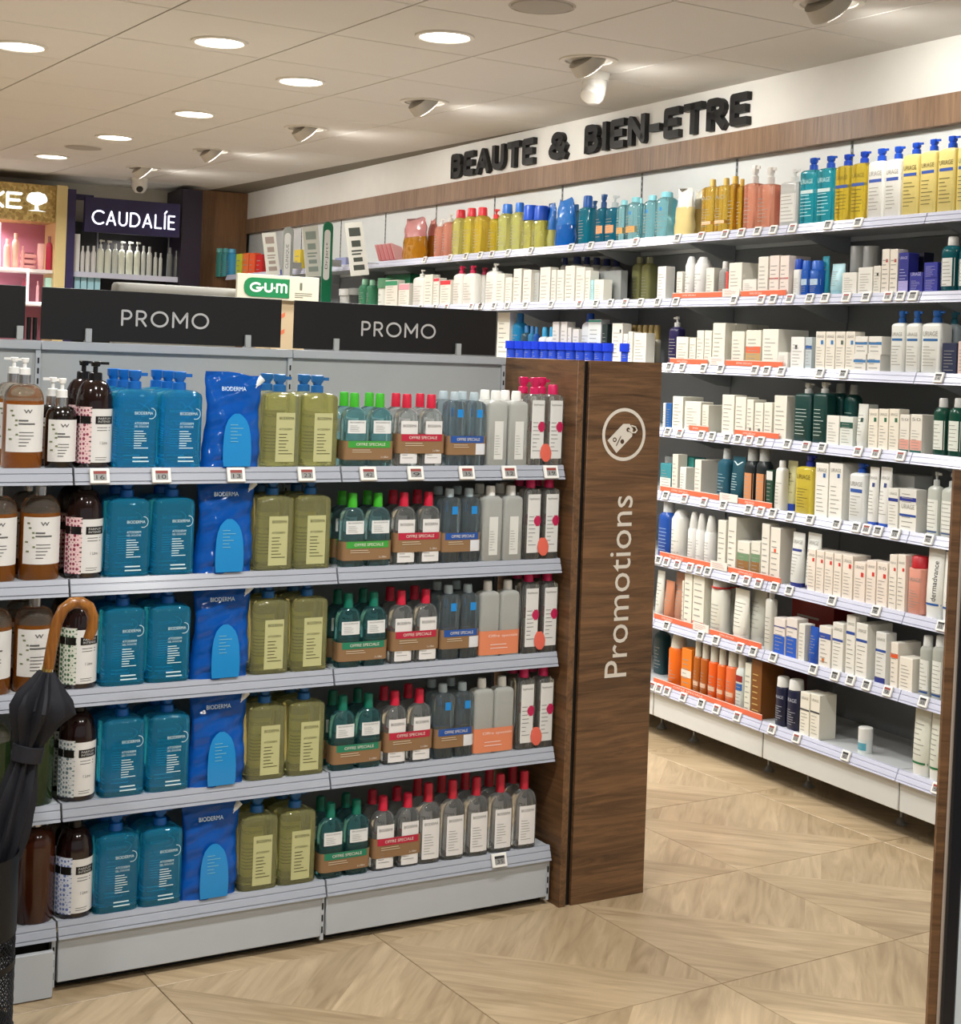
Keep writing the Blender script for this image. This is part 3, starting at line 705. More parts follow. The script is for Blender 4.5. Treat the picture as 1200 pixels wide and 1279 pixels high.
# ------------------------------------------------------------------ wall products
CROP = dict(A1=(400, 230, 5.4545), A2=(600, 220, 5.4545), A3=(780, 190, 5.4545), A4=(980, 160, 5.4545), A5=(600, 370, 5.0), A6=(815, 370, 6.0), A7=(1000, 370, 6.0), A8=(815, 540, 6.0),
            B1=(1000, 560, 6.0), B2=(805, 620, 6.0), B3=(990, 640, 6.0), B4=(800, 700, 6.0), B5=(980, 740, 5.714), B6=(800, 780, 6.0), B7=(960, 840, 5.4545))
def px(c, x, y): ox, oy, s = CROP[c]; return ox + x / s, oy + y / s
LEVEL = ['top', 'second', 'third', 'fourth', 'fifth', 'sixth', 'seventh', 'bottom']
def locate(lv, c, x0, x1, yt, d):
    """front plane position, width and height of a thing from its outline; it stands on shelf lv, d behind the lip"""
    u = UF[lv] + .014 + d; z = VZ[lv]
    xm = (x0 + x1) / 2
    def at(xc, ycrop, uu): X, Y = px(c, xc, ycrop); return hit(MW, X, Y, uu)
    # base pixel row: follow the vertical down to the shelf
    X, Y = px(c, xm, yt)
    for _ in range(6):
        q = hit(MW, X, Y, u)
        Y += (q.z - z) * F / 4.6; X -= (q.z - z) * F / 4.6 * ROLL
    base = Y
    a = hit(MW, px(c, x0, yt)[0] - (base - px(c, x0, yt)[1]) * ROLL * .5, base, u); b = hit(MW, px(c, x1, yt)[0] - (base - px(c, x1, yt)[1]) * ROLL * .5, base, u)
    top = hit(MW, *px(c, xm, yt), u)
    return (a.x + b.x) / 2, u, z, (b.x - a.x) * .95, top.z - z
def deco(b, w, z0, z1, sf, rnd, text=None, sq=None, band=None, ink='98968f', nl=7, xf=(-.36, .40)):
    H = z1 - z0
    if band:
        for (f0, f1, col) in band: mesh_obj('band', patch(-w * .495, w * .495, z0 + H * f0, z0 + H * f1, sf, .0006, 8), mat(col, .5), b)
    if sq:
        fx_, fz_, col = sq; s = min(w * .26, .012); mesh_obj('square_mark', patch(w * fx_ - s / 2, w * fx_ + s / 2, z0 + H * fz_ - s * .6, z0 + H * fz_ + s * .6, sf, .0007, 2), mat(col, .5), b)
    g = lines(w * xf[0], w * xf[1] * .9, z0 + H * .08, z0 + H * (.62 if text else .8), nl, sf, .0009, rnd, .17)
    mesh_obj('print', g, mat(ink, .6, noise=0), b, smooth=False)
    if text: mesh_obj('brand_print', text_on(text, w * -.38, w * .38, z0 + H * .84, z0 + H * .84 + min(.016, w * .2), sf, .0009), mat(ink, .6, noise=0), b, smooth=False)
CNT = [0]
def carton(lv, c, x0, x1, yt, col='dcd8cb', desc='white carton', dep=.045, d=0, n=1, lift=0, **k):
    X, u, z, w, h = locate(lv, c, x0, x1, yt, d)
    h -= lift
    for r in range(n):
        CNT[0] += 1; rnd = random.Random(CNT[0])
        t = thing('carton', '', 'carton', MW, (X, u + r * (dep + .003), z + lift), group=desc + 's on the wall shelves')
        b = mesh_obj('box', G().bbox(-w / 2, w / 2, 0, dep, 0, h, .0009), mat(col, .5), t, smooth=False)
        mesh_obj('lid_flap', G().box(-w / 2 + .0015, w / 2 - .0015, .001, dep - .001, h, h + .0008), mat(col, .55), t, smooth=False)
        if r == 0: deco(b, w, 0, h, flat(0), rnd, **k)
        register(t, desc, LEVEL[lv] + ' wall shelf', X, r + (1 if d > .06 else 0) + (5 if lift else 0))
    return t
def upright_item(lv, c, x0, x1, yt, d, name, cat, desc, w=None):
    X, u, z, w_, h = locate(lv, c, x0, x1, yt, d); w = w or w_
    CNT[0] += 1
    t = thing(name, '', cat, MW, (X, u, z), group=desc + 's on the wall shelves')
    register(t, desc, LEVEL[lv] + ' wall shelf', X, 1 if d > .06 else 0)
    return t, w, h, random.Random(CNT[0])
def pumpb(lv, c, x0, x1, yt, body='dcdcd6', head='e2e2de', desc='white pump bottle', tr=0, hf=.80, d=0, style=0, label=None, dx=1, e=4, **k):
    t, w, h, rnd = upright_item(lv, c, x0, x1, yt, d, 'pump_bottle', 'bottle', desc)
    dp = min(w * .72, .062); hb = h * hf; S = secs_bottle(w, dp, hb, min(w * .2, .014), e, .07 if e > 5 else .13)
    M_ = Matrix.Translation((0, dp / 2, 0))
    b = mesh_obj('body', G().loft(S, 20), glassy(body, tr, .08) if tr else mat(body, .32), t, M=M_); sf = body_surf(S)
    if label: mesh_obj('label', patch(-w * .42, w * .42, hb * .1, hb * .72, sf, .0004, 6), mat(label, .5), b)
    deco(b, w, hb * .06, hb * .86, sf, rnd, **k)
    hd = bpy.data.objects.new('pump_head', None)
    bpy.data.objects.remove(hd)
    r = min(w * .2, .0155); z = hb - .001; hh = h - hb
    cg_ = G().loft([(z, r, r, 2), (z + hh * .40, r * .95, r * .95, 2), (z + hh * .45, r * .75, r * .75, 2)], 12)
    mesh_obj('collar', cg_, mat(head, .35), t, M=M_)
    g = G()
    if style == 0:
        g.loft([(z + hh * .44, r * .6, r * .6, 2), (z + hh * .56, r * .68, r * .6, 3), (z + hh * .64, r * .88, r * .7, 4), (z + hh * .97, r * .9, r * .7, 4), (z + hh, r * .76, r * .6, 4)], 12)
    else:
        g.loft([(z + hh * .44, r * .32, r * .32, 2), (z + hh * .72, r * .32, r * .32, 2), (z + hh * .74, r * .6, r * .55, 2), (z + hh, r * .6, r * .5, 3)], 10)
    g.loft([(z + hh * .78, r * .85, r * .24, 4), (z + hh * .95, r * .85, r * .24, 4)], 8, dx * r * 1.1, 0)
    mesh_obj('pump', g, mat(head, .35), t, M=M_)
    return t
def capb(lv, c, x0, x1, yt, body='dcdcd6', cap='dededa', desc='white capped bottle', tr=0, hf=.84, d=0, label=None, sh=.16, e=3.2, capw=.24, taper=1.0, rim=None, **k):
    t, w, h, rnd = upright_item(lv, c, x0, x1, yt, d, 'capped_bottle', 'bottle', desc)
    dp = min(w * .8, .06); hb = h * hf; S = secs_bottle(w, dp, hb, w * capw * .95, e, sh); M_ = Matrix.Translation((0, dp / 2, 0))
    if taper != 1.0: S = [(z, a * (1 - (1 - taper) * min(1, z / hb) ** 2), q * (1 - (1 - taper) * min(1, z / hb) ** 2), e_) for z, a, q, e_ in S]
    b = mesh_obj('body', G().loft(S, 20), glassy(body, tr, .07) if tr else mat(body, .32), t, M=M_); sf = body_surf(S)
    if label: mesh_obj('label', patch(-w * .43, w * .43, hb * .12, hb * .72, sf, .0004, 6), mat(label, .5), b)
    deco(b, w, hb * .06, hb * .82, sf, rnd, **k)
    mesh_obj('cap', cap_geo(hb - .001, w * capw, h - hb), mat(cap, .35), t, M=M_)
    if rim: mesh_obj('neck_ring', G().cyl(0, 0, hb - .003, hb + .002, w * capw * 1.12, 16), mat(rim, .4), t, M=M_)
    return t
def tubeb(lv, c, x0, x1, yt, body='dcdcd6', cap='dededa', desc='white standing tube', d=0, capf=.14, tr=0, stripe=None, vtext=None, **k):
    t, w, h, rnd = upright_item(lv, c, x0, x1, yt, d, 'standing_tube', 'tube', desc)
    dp = min(w * .75, .045); M_ = Matrix.Translation((0, dp / 2, 0)); hc = h * capf
    S = [(hc, w * .46, dp * .48, 2.2), (hc + .003, w * .49, dp * .5, 2.2), (h * .45, w * .49, dp * .42, 2.2), (h * .8, w * .5, dp * .2, 2.2), (h * .95, w * .5, .0016, 2.4), (h, w * .5, .0014, 3)]
    b = mesh_obj('tube_body', G().loft(S, 20), glassy(body, tr, .08) if tr else mat(body, .35), t, M=M_); sf = body_surf(S)
    mesh_obj('cap', G().loft([(0, w * .44, dp * .46, 2.2), (hc, w * .46, dp * .48, 2.2)], 18), mat(cap, .35), t, M=M_)
    if stripe: mesh_obj('stripe', patch(-w * .47, w * .47, h * (capf + .02), h * (capf + .05), sf, .0006, 8), mat(stripe, .4), b)
    if vtext: mesh_obj('vertical_lettering', text_on(vtext, -w * .02, w * .26, h * .24, h * .80, sf, .001, vertical=True), mat('3a3a40', .5, noise=0), b, smooth=False)
    else: deco(b, w, h * (capf + .06), h * .92, sf, rnd, **k)
    return t
def spray(lv, c, x0, x1, yt, body='dcdcd6', cap='e0e0dc', desc='white spray can', d=0, hf=.76, **k):
    t, w, h, rnd = upright_item(lv, c, x0, x1, yt, d, 'spray_can', 'spray', desc)
    r = w / 2; hb = h * hf; M_ = Matrix.Translation((0, r, 0))
    S = [(0, r * .95, r * .95, 2), (.003, r, r, 2), (hb * .93, r, r, 2), (hb, r * .86, r * .86, 2)]
    b = mesh_obj('can', G().loft(S, 20), mat(body, .3), t, M=M_); sf = body_surf(S)
    mesh_obj('cap', G().loft([(hb - .0005, r * .82, r * .82, 2), (hb + (h - hb) * .45, r * .72, r * .72, 2), (hb + (h - hb) * .9, r * .5, r * .5, 2), (h, r * .4, r * .4, 2)], 16), mat(cap, .35), t, M=M_)
    deco(b, w, hb * .06, hb * .9, sf, rnd, **k)
    return t
def jar(lv, c, x0, x1, yt, body='dcdcd6', lid='e0e0dc', desc='white jar', d=0, lf=.35, waist=.9, **k):
    t, w, h, rnd = upright_item(lv, c, x0, x1, yt, d, 'jar', 'jar', desc)
    r = w / 2; hb = h * (1 - lf); M_ = Matrix.Translation((0, r, 0)); S = [(0, r * waist, r * waist, 2), (.002, r * waist, r * waist, 2), (hb, r * waist, r * waist, 2)]
    b = mesh_obj('pot', G().loft(S, 18), mat(body, .35), t, M=M_)
    mesh_obj('lid', G().loft([(hb, r, r, 2), (h * .985, r, r, 2), (h, r * .95, r * .95, 2)], 18), mat(lid, .35), t, M=M_)
    deco(b, w * .8, hb * .1, hb * .9, body_surf(S), rnd, nl=3, **k)
    return t
def bag(lv, c, x0, x1, yt, low='1f74c8', high='1f74c8', desc='blue refill bag', d=0, split=.5, tr=.35):
    t, w, h, rnd = upright_item(lv, c, x0, x1, yt, d, 'refill_bag', 'bag', desc); M_ = Matrix.Translation((0, .03, 0))
    def part(z0, z1, mt, nm):
        g = G(); K = 6; n = 16; v = []; f = []
        for q in range(K + 1):
            z = z0 + (z1 - z0) * q / K; s = z / h
            hw = w / 2 * (.95 - .12 * s * s + .03 * math.sin(s * 14 + x0)); hd = .028 * (1 - s ** 2.4) + .002
            for i in range(n):
                a = 2 * PI * (i + .5) / n; ca, sa = math.cos(a), math.sin(a)
                v.append((hw * math.copysign(abs(ca) ** .75, ca), hd * math.copysign(abs(sa) ** .9, sa) + .003 * math.sin(z * 90 + ca * 5), z + (.008 * math.sin(a * 3 + x0) if q == K and z1 == h else 0)))
        for q in range(K):
            for i in range(n): j = (i + 1) % n; f.append((q * n + i, q * n + j, (q + 1) * n + j, (q + 1) * n + i))
        f += [tuple(reversed(range(n))), tuple(range(K * n, K * n + n))]
        return mesh_obj(nm, g.add(v, f), mt, t, M=M_)
    if split: part(0, h * split, mat(low, .1, trans=tr, noise=0), 'filled_part'); part(h * split, h, mat(high, .15, trans=tr, noise=0), 'bag_top')
    else: part(0, h, mat(low, .1, trans=tr, noise=0), 'bag_body')
    return t

WC, CR = 'dedbd0', 'd9d3c2'
URI = 'URIAGE'
# ---- top shelf
L = 0
bag(L, 'A1', 532, 700, 235, 'c98a1e', 'e8a0a0', 'amber gift bag with pink top', split=.55, tr=.6)
bag(L, 'A1', 708, 758, 242, 'a8641c', 'd98a80', 'narrow amber gift bag with pink top', split=.6, d=.07)
for a, b, y in ((766, 818, 232), (820, 876, 196)): pumpb(L, 'A1', a, b, y, 'f4a890', 'e4e2de', 'coral shower oil bottle with pale pump at far end', .75, .80, style=1)
for a, b, y, co in ((884, 955, 172, 'ece488'), (958, 1028, 160, 'f2e05c'), (1030, 1104, 155, 'f4d850')): capb(L, 'A1', a, b, y, co, 'd8303c', 'yellow bottle with red cap', .8, .82, e=4, capw=.22)
pumpb(L, 'A2', 44, 98, 222, 'dcc23c', 'd83a3c', 'yellow bottle with red and white pump', .8, .78, style=1)
for a, b, y in ((102, 186, 188), (190, 264, 178)): capb(L, 'A2', a, b, y, 'e4e48c', '2a6ac0', 'slim yellow-green bottle with blue cap', .82, .80, e=4, capw=.22)
for a, b, y in ((268, 338, 196), (341, 410, 200)): capb(L, 'A2', a, b, y, 'e4e078', '1f52c0', 'wide yellow-green bottle with big blue cap', .82, .66, e=5, capw=.40, sh=.05)
bag(L, 'A2', 414, 478, 192, 'c9c878', '2a78d0', 'refill bag with pale yellow base and blue top', split=.42, d=.035)
bag(L, 'A2', 482, 608, 155, '1468c4', '2a80d8', 'large glossy blue refill bag', split=.45)
capb(L, 'A2', 612, 648, 190, '5a8aa0', '3a78b0', 'narrow blue-grey bottle', .4, .85, d=.05)
capb(L, 'A2', 651, 728, 130, '137a96', '2060b8', 'deep teal bottle with tall blue cap', .35, .76, e=3, sh=.08, capw=.24)
pumpb(L, 'A2', 732, 774, 165, '1f7a98', '2a5a8a', 'slim teal bottle behind orange sleeve', .3, .8, d=.06)
pumpb(L, 'A2', 777, 836, 120, '1b6a86', '244f86', 'dark teal pump bottle with orange sleeve band', .3, .72, band=[(.25, .52, 'e0a070')])
pumpb(L, 'A2', 839, 912, 128, '1a6c88', 'b9c4c8', 'dark teal bottle with clear pump and orange band', .3, .74, style=1, band=[(.25, .52, 'e0a070')])
for q, (a, b, y) in enumerate(((916, 972, 160), (976, 1058, 140))): capb(L, 'A2', a, b, y, 'a4dce4', '8accd6', 'light cyan bottle with orange sleeve band', .85, .88, e=4, band=[(.18, .40, 'd9a560')], sq=(0, .85, '2a86d8') if q else None)
for a, b, y in ((1064, 1090, 150),): capb(L, 'A2', a, b, y, 'a4dce4', '8accd6', 'light cyan bottle without sleeve', .85, .88, e=4)
for a, b, y in ((112, 184, 290), (190, 298, 268)): capb(L, 'A3', a, b, y, '98d6e0', '84c8d4', 'light cyan bottle with blue square mark', .85, .88, e=4, sq=(0, .85, '2a86d8'))
bag(L, 'A3', 312, 432, 255, 'e2cf90', 'e6e4dc', 'cream refill bag with orange stripe', split=.62, tr=.2)
bag(L, 'A3', 438, 506, 262, 'd9c078', 'dcd8c4', 'narrow cream refill bag', split=.6, tr=.2, d=.06)
for a, b, y in ((513, 598, 180), (602, 690, 172)): capb(L, 'A3', a, b, y, 'e4bc50', 'd4b460', 'golden oil bottle with pale stripe', .8, .86, e=5, sh=.07, capw=.16, band=[(.16, .25, 'e8c09a')], text='AO')
for a, b, y in ((694, 752, 160), (756, 798, 180)): capb(L, 'A3', a, b, y, 'dcac38', 'd0a840', 'slim golden oil bottle', .8, .86, e=4, sh=.1, capw=.24)
for a, b, y in ((802, 890, 86), (894, 1000, 96)): pumpb(L, 'A3', a, b, y, 'f0a488', 'e6e4e0', 'coral pump bottle with white pump', .7, .72, style=0, e=6)
pumpb(L, 'A3', 1046, 1175, 112, 'd6d8d6', 'dcdeda', 'translucent white pump bottle', .3, .78, style=1, label='e0e0dc', e=6)
for a, b, y in ((92, 204, 198), (207, 322, 184)): pumpb(L, 'A4', a, b, y, '30b4c8', '1a50b8', 'bright teal pump bottle with blue pump', .75, .82, e=7, ink='d0ecf0', text=URI, band=[(.62, .70, 'd8eef0')])
for a, b, y in ((332, 438, 174), (441, 552, 154)): pumpb(L, 'A4', a, b, y, 'f0d44a', '1a44b4', 'clear yellow oil bottle with blue pump', .75, .83, e=7, ink='5a5020', text=URI, band=[(.66, .73, '3a58a8')])
for a, b, y in ((556, 672, 134), (675, 786, 120)): pumpb(L, 'A4', a, b, y, 'e8e8e2', '1f52c4', 'white cleansing bottle with blue pump', 0, .82, e=7, text=URI, band=[(.70, .77, '3a58b0')])
for a, b, y in ((792, 910, 94), (914, 1030, 70), (1034, 1160, 48), (1164, 1290, 30)): pumpb(L, 'A4', a, b, y, 'e2d184', '1a4cc0', 'pale yellow cleansing bottle with blue pump', 0, .84, e=7, ink='6a6238', text=URI, band=[(.72, .78, '3a5ab0')])
# ---- second shelf
L = 1
for a, b, y, lo, li in ((100, 166, 712, 'b4b6b4', 'c4c6c4'), (170, 222, 708, '3a3c3c', '8a8c8a')): jar(L, 'A1', a, b, y, lo, li, 'small grey jar' if a == 100 else 'small dark jar')
for a, b, y in ((252, 300, 645), (304, 344, 650)): capb(L, 'A1', a, b, y, '5aa882', '8ac0a0', 'small clear green bottle', .5, .8)
jar(L, 'A1', 366, 424, 640, 'd2d4cc', '5a8a6a', 'white pot with green lid'); carton(L, 'A1', 446, 614, 618, '1c7a50', 'large green box behind cartons', d=.1, dep=.08)
carton(L, 'A1', 440, 526, 655, WC, 'white carton with green lid mark', band=[(.8, .97, '3a9068')])
carton(L, 'A1', 532, 606, 678, WC, 'white carton with pink top', band=[(.72, .97, 'd89aa4')])
pumpb(L, 'A1', 620, 700, 580, 'dcdad4', 'd8d8d2', 'slender white pump bottle', 0, .8, style=1)
carton(L, 'A1', 708, 764, 617, WC, 'tall white carton beside slender pump'); carton(L, 'A1', 768, 808, 640, WC, 'narrow white carton with red top', band=[(.88, .99, 'd04050')])
carton(L, 'A1', 814, 888, 655, WC, 'white carton with broad red top', band=[(.82, .99, 'd23a40')])
for a, b, y in ((896, 958, 555), (962, 1042, 552)): pumpb(L, 'A1', a, b, y, 'e0ddd6', 'c02a50', 'white pump bottle with crimson pump', 0, .8)
pumpb(L, 'A1', 1050, 1112, 565, 'd0cec8', 'a82848', 'greyish pump bottle with crimson pump', 0, .8, d=.05)
pumpb(L, 'A1', 1118, 1190, 538, 'e0ddd6', 'd6d6d0', 'white lotion bottle with pale pump', 0, .8, style=1)
pumpb(L, 'A2', 24, 98, 590, 'dedcd6', 'd4d4ce', 'white bottle with pale round pump', 0, .82, style=1, d=.04)
for a, b, y in ((102, 162, 666), (166, 214, 692), (222, 278, 632), (288, 344, 640), (402, 474, 622)): carton(L, 'A2', a, b, y, WC, 'plain white carton in the middle bays')
carton(L, 'A2', 350, 398, 660, 'b0b2ae', 'grey carton among white cartons', d=.02); carton(L, 'A2', 480, 514, 640, 'd4d2ca', 'narrow white carton')
for a, b, y in ((528, 568, 552), (584, 650, 545), (666, 716, 548), (726, 782, 552), (790, 850, 560), (862, 918, 565)): capb(L, 'A2', a, b, y, 'cfd0cc', '2a3a72', 'white bottle with navy cap behind cartons', 0, .84, d=.11 + .012 * (a - 528) / 60)
for a, b, y in ((518, 568, 640), (574, 640, 612), (648, 708, 622), (712, 746, 645)): carton(L, 'A2', a, b, y, WC, 'tall white carton before the navy caps')
carton(L, 'A2', 748, 768, 710, 'a8d4d8', 'thin pale cyan carton'); carton(L, 'A2', 772, 838, 706, 'e4e2d4', 'cream carton in front of grey display box')
carton(L, 'A2', 752, 960, 648, '8f9290', 'wide grey display box', d=.062, dep=.035, nl=3)
for a, b, y in ((1022, 1078, 548), (1086, 1146, 548)): capb(L, 'A2', a, b, y, 'a0a06a', '9a9a78', 'dim olive bottle standing deep on the shelf', .4, .86, d=.14, e=5)
carton(L, 'A3', 222, 280, 780, 'e4e4de', 'narrow white carton with vertical lettering', nl=8)
carton(L, 'A3', 352, 392, 815, WC, 'short white carton near orange strip'); 
for a, b, y in ((394, 446, 710), (450, 526, 712)): spray(L, 'A3', a, b, y, 'dededa', 'd6d6d2', 'slim white spray bottle', hf=.84)
carton(L, 'A3', 552, 608, 790, WC, 'white carton beside clear jar'); capb(L, 'A3', 630, 684, 742, 'c4c2be', 'd2d2ce', 'clear bottle with pale cap', .5, .8, band=[(.05, .3, 'a06a60')])
carton(L, 'A3', 686, 702, 815, 'd04a44', 'thin red carton'); carton(L, 'A3', 706, 798, 755, 'e2ded2', 'large cream carton with printed front', dep=.16)
carton(L, 'A3', 800, 898, 868, 'dedbd2', 'low white carton'); carton(L, 'A3', 906, 976, 714, WC, 'white carton left of pink boxes', dep=.1)
for a, b in ((984, 1050), (1056, 1118)): carton(L, 'A3', a, b, 706, 'e4d8d0', 'pale pink carton with red line', dep=.1, band=[(.42, .46, 'c06a6a')])
capb(L, 'A4', 50, 98, 890, 'dcdcd8', '1a48b0', 'white bottle with blue cap', 0, .72, capw=.42, sh=.05)
for a, b in ((102, 152), (158, 228)): capb(L, 'A4', a, b, 900, '2a6ad0', '2a62c0', 'blue two-tone bottle with blue cap', .4, .74, capw=.42, sh=.04, band=[(.45, .75, 'b4cde0')])
tubeb(L, 'A4', 236, 284, 872, '2a92a4', '2a8a9a', 'tall teal tube', d=.03); tubeb(L, 'A4', 288, 378, 922, 'a4ccd4', '90bcc8', 'light blue tube')
for a, b in ((416, 500), (504, 586)): jar(L, 'A4', a, b, 802, '2c5a5a', 'a8aaa8', 'dark jar with tall grey lid', d=.07, lf=.6)
carton(L, 'A4', 388, 490, 985, 'e2e0d8', 'cream carton in front of dark jars'); carton(L, 'A4', 496, 598, 950, 'e4e2da', 'white carton right of cream carton'); carton(L, 'A4', 602, 652, 940, WC, 'white carton with dark square', sq=(.1, .7, '3a3a3a'))
for a, b in ((658, 710), (714, 768)): carton(L, 'A4', a, b, 826, 'e4ded2', 'slim cream carton with red square', sq=(.2, .74, 'b83a34'))
carton(L, 'A4', 772, 842, 850, '2a2e86', 'tall navy carton with pale stripe', band=[(.0, .3, 'a8a0d8')], text=URI, ink='b8b8e0')
carton(L, 'A4', 846, 940, 985, '2c3090', 'low navy carton', text=URI, ink='b8b8e0'); carton(L, 'A4', 842, 946, 850, '141830', 'dark navy carton at the back', d=.06)
carton(L, 'A4', 944, 1040, 1010, '34389a', 'small violet blue carton, lower of two', ink='b8b8e0'); carton(L, 'A4', 944, 1040, 916, '34389a', 'small violet blue carton, upper of two', ink='b8b8e0', lift=.044)
for a, b, y in ((1046, 1158, 735), (1162, 1290, 745)): capb(L, 'A4', a, b, y, '14606a', 'd8d8d4', 'dark teal bottle with white label and cap', .3, .84, label='dfe2de', capw=.26)
# ---- third shelf
L = 2
carton(L, 'A5', 102, 182, 102, 'dcd9cc', 'white carton left of cyan bottle', d=.06); capb(L, 'A5', 186, 238, 104, '2a8fc0', '2a7ab0', 'cyan bottle left of small jars', .3, .8, d=.07)
for a, b, y, co in ((242, 284, 180, '3a5560'), (288, 318, 185, '3a86b0'), (322, 346, 190, '2a60b0')): capb(L, 'A5', a, b, y, co, '3a78a8', 'small blue bottle on the third shelf', .2, .78, d=.07)
for a, b in ((352, 396), (400, 440)): capb(L, 'A5', a, b, 190, 'dcdedc', '3aa0c8', 'small white bottle with cyan cap', 0, .7, d=.07)
for a, b, y in ((446, 488, 160), (498, 538, 160), (542, 564, 196), (572, 612, 206)): carton(L, 'A5', a, b, y, WC, 'white carton behind the blue lids', d=.07)
capb(L, 'A5', 618, 678, 104, 'd6dad8', '2a5ab8', 'white bottle with tall blue cap', 0, .82, d=.08); carton(L, 'A5', 668, 752, 146, 'dfe4dc', 'white carton with green edge', band=[(.94, .99, '3a9a80')], d=.07)
carton(L, 'A5', 756, 790, 175, '24342e', 'dark green carton', d=.07); carton(L, 'A5', 818, 886, 170, WC, 'white carton left of gold caps', d=.03, sq=(.3, .8, '4a4a4a'))
for a in (892, 928, 964, 1000, 1036, 1070): capb(L, 'A5', a, a + 30, 178, 'c9c4b0', '9a8450', 'bottle with gold cap at the back', 0, .62, d=.1, capw=.42, sh=.04)
for a, b, y in ((890, 916, 236), (920, 948, 222), (954, 1034, 230)): carton(L, 'A5', a, b, y, 'e0ddd0', 'white carton in front of gold caps', d=.02)
for k, (a, b) in enumerate(((134, 186), (192, 244), (248, 296), (300, 343), (348, 398), (402, 448), (452, 506), (510, 558), (568, 622), (626, 674), (682, 738), (742, 794), (842, 910))):
    jar(L, 'A5', a, b, 277 + k * 1.4, '2346b8', '1238c8', 'blue lidded jar in the front row', lf=.45, waist=.82)
pumpb(L, 'A6', 108, 184, 150, '241f4a', 'c4c4c0', 'navy bottle with pale pump', 0, .78, style=1, dx=-1, d=.03)
for a, b, y in ((174, 266, 306), (272, 322, 315), (328, 382, 258), (386, 440, 258)): carton(L, 'A6', a, b, y, 'e2dfd0', 'cream carton behind left orange strip')
carton(L, 'A6', 446, 542, 202, 'e0ddcf', 'tall cream carton, first of a row going back', n=4, dep=.05)
carton(L, 'A6', 588, 686, 264, 'dcd9cb', 'cream carton left of orange banded one', dep=.1); carton(L, 'A6', 694, 812, 256, 'e0dccd', 'cream carton with orange band and kraft base', band=[(.38, .56, 'd86a48'), (.0, .38, 'b89a68')])
carton(L, 'A6', 818, 942, 248, 'e4e2d6', 'large cream carton on the third shelf', dep=.14); carton(L, 'A6', 936, 1012, 420, 'e4e2da', 'low white carton beside large cream one')
carton(L, 'A6', 1032, 1136, 306, 'e4e4e0', 'white carton with dark drop mark', sq=(-.1, .68, '4a4a50')); carton(L, 'A6', 1142, 1192, 308, 'b8c4c8', 'clear carton with blue band', band=[(.62, .74, '2a5a9a')])
for k, (a, b) in enumerate(((108, 180), (183, 255), (258, 330), (333, 404))): carton(L, 'A7', a, b, 266, 'e4dfd2', 'cream carton with %s square' % ('grey' if k == 2 else 'blue'), sq=(.2, .72, ['2a78b8', '2a78b8', '5a6a60', '2a78b8'][k]), text=URI)
for k, (a, b) in enumerate(((402, 498), (504, 606))):
    carton(L, 'A7', a - 10, b - 10, 432, 'e2e0d8', 'white carton with blue band, lower layer', band=[(.5, .66, '3a78b0')], dep=.06, nl=3)
    carton(L, 'A7', a, b, 302, 'e4e2da', 'white carton with blue band, upper layer', band=[(.55, .7, '3a78b0')], dep=.055, lift=.0555, nl=3)
for a, b, y in ((668, 772, 106), (780, 886, 106), (894, 1044, 102)): pumpb(L, 'A7', a, b, y, 'e2e4de', '1f5aa0', 'white bottle with teal blue pump', 0, .80, e=7, text=URI, band=[(.72, .78, '2a66a0')])
carton(L, 'A7', 1054, 1168, 352, '1f2848', 'dark navy clear-topped pack'); pumpb(L, 'A7', 1062, 1162, 112, 'a8b4b8', '1f6a80', 'grey bottle with teal pump at the back', 0, .8, d=.07); carton(L, 'A7', 1174, 1260, 340, 'e0c4b8', 'pinkish carton at the right edge')
# ---- fourth shelf
L = 3
carton(L, 'A6', 76, 94, 800, 'dfe0dc', 'thin white carton'); carton(L, 'A6', 98, 140, 802, '1f5a9c', 'blue carton at the left end')
carton(L, 'A6', 146, 226, 752, 'e2e0d2', 'cream carton near the pillar', dep=.1); carton(L, 'A6', 236, 362, 790, 'e0ddd0', 'wide cream carton', dep=.06); carton(L, 'A6', 368, 418, 815, 'dcd9ca', 'cream carton with deep side', dep=.16)
for a, b, y in ((516, 610, 740), (616, 698, 756), (702, 754, 775), (762, 826, 800), (832, 894, 798), (906, 1004, 746)): carton(L, 'A6', a, b, y, 'e0ddcf', 'cream carton behind right orange strip', dep=.06, sq=(.1, .2, '4a5048') if a in (702, 762) else None)
carton(L, 'A6', 892, 1000, 905, '252a5c', 'navy carton in front of cream carton', d=-.004, dep=.004 + .0) if False else None
for a, b, y, cc in ((1050, 1182, 645, 'A6'), (82, 190, 640, 'A7')): pumpb(L, cc, a, b, y, '123a36', 'b8bab4', 'dark green bottle with grey cap', 0, .82, e=7, ink='b8c8c0', text='DUCRAY' if False else None, nl=8)
for a, b, y in ((196, 300, 650), (306, 400, 660)): capb(L, 'A7', a, b, y, '12403c', 'a8aaa6', 'dark green bottle standing further back', 0, .84, d=.06, ink='90a8a0')
carton(L, 'A7', 190, 286, 896, 'e4e2d8', 'white carton before dark green bottles'); carton(L, 'A7', 290, 392, 905, 'd8dcd4', 'white carton with dark green band', band=[(.62, .82, '1c5044')], dep=.06)
tubeb(L, 'A7', 400, 476, 806, 'dadcd4', 'd4d6d0', 'white tube with green mark', sq=(.1, .6, '2a4a40')); carton(L, 'A7', 480, 500, 812, 'c8ccc4', 'narrow grey carton with green base', band=[(.0, .3, '1f5a44')], d=.03)
for a, b in ((504, 576), (580, 654), (658, 734)): carton(L, 'A7', a, b, 846, 'e6e0d0', 'cream carton with green square', sq=(.22, .74, '2a6a48'), text=URI)
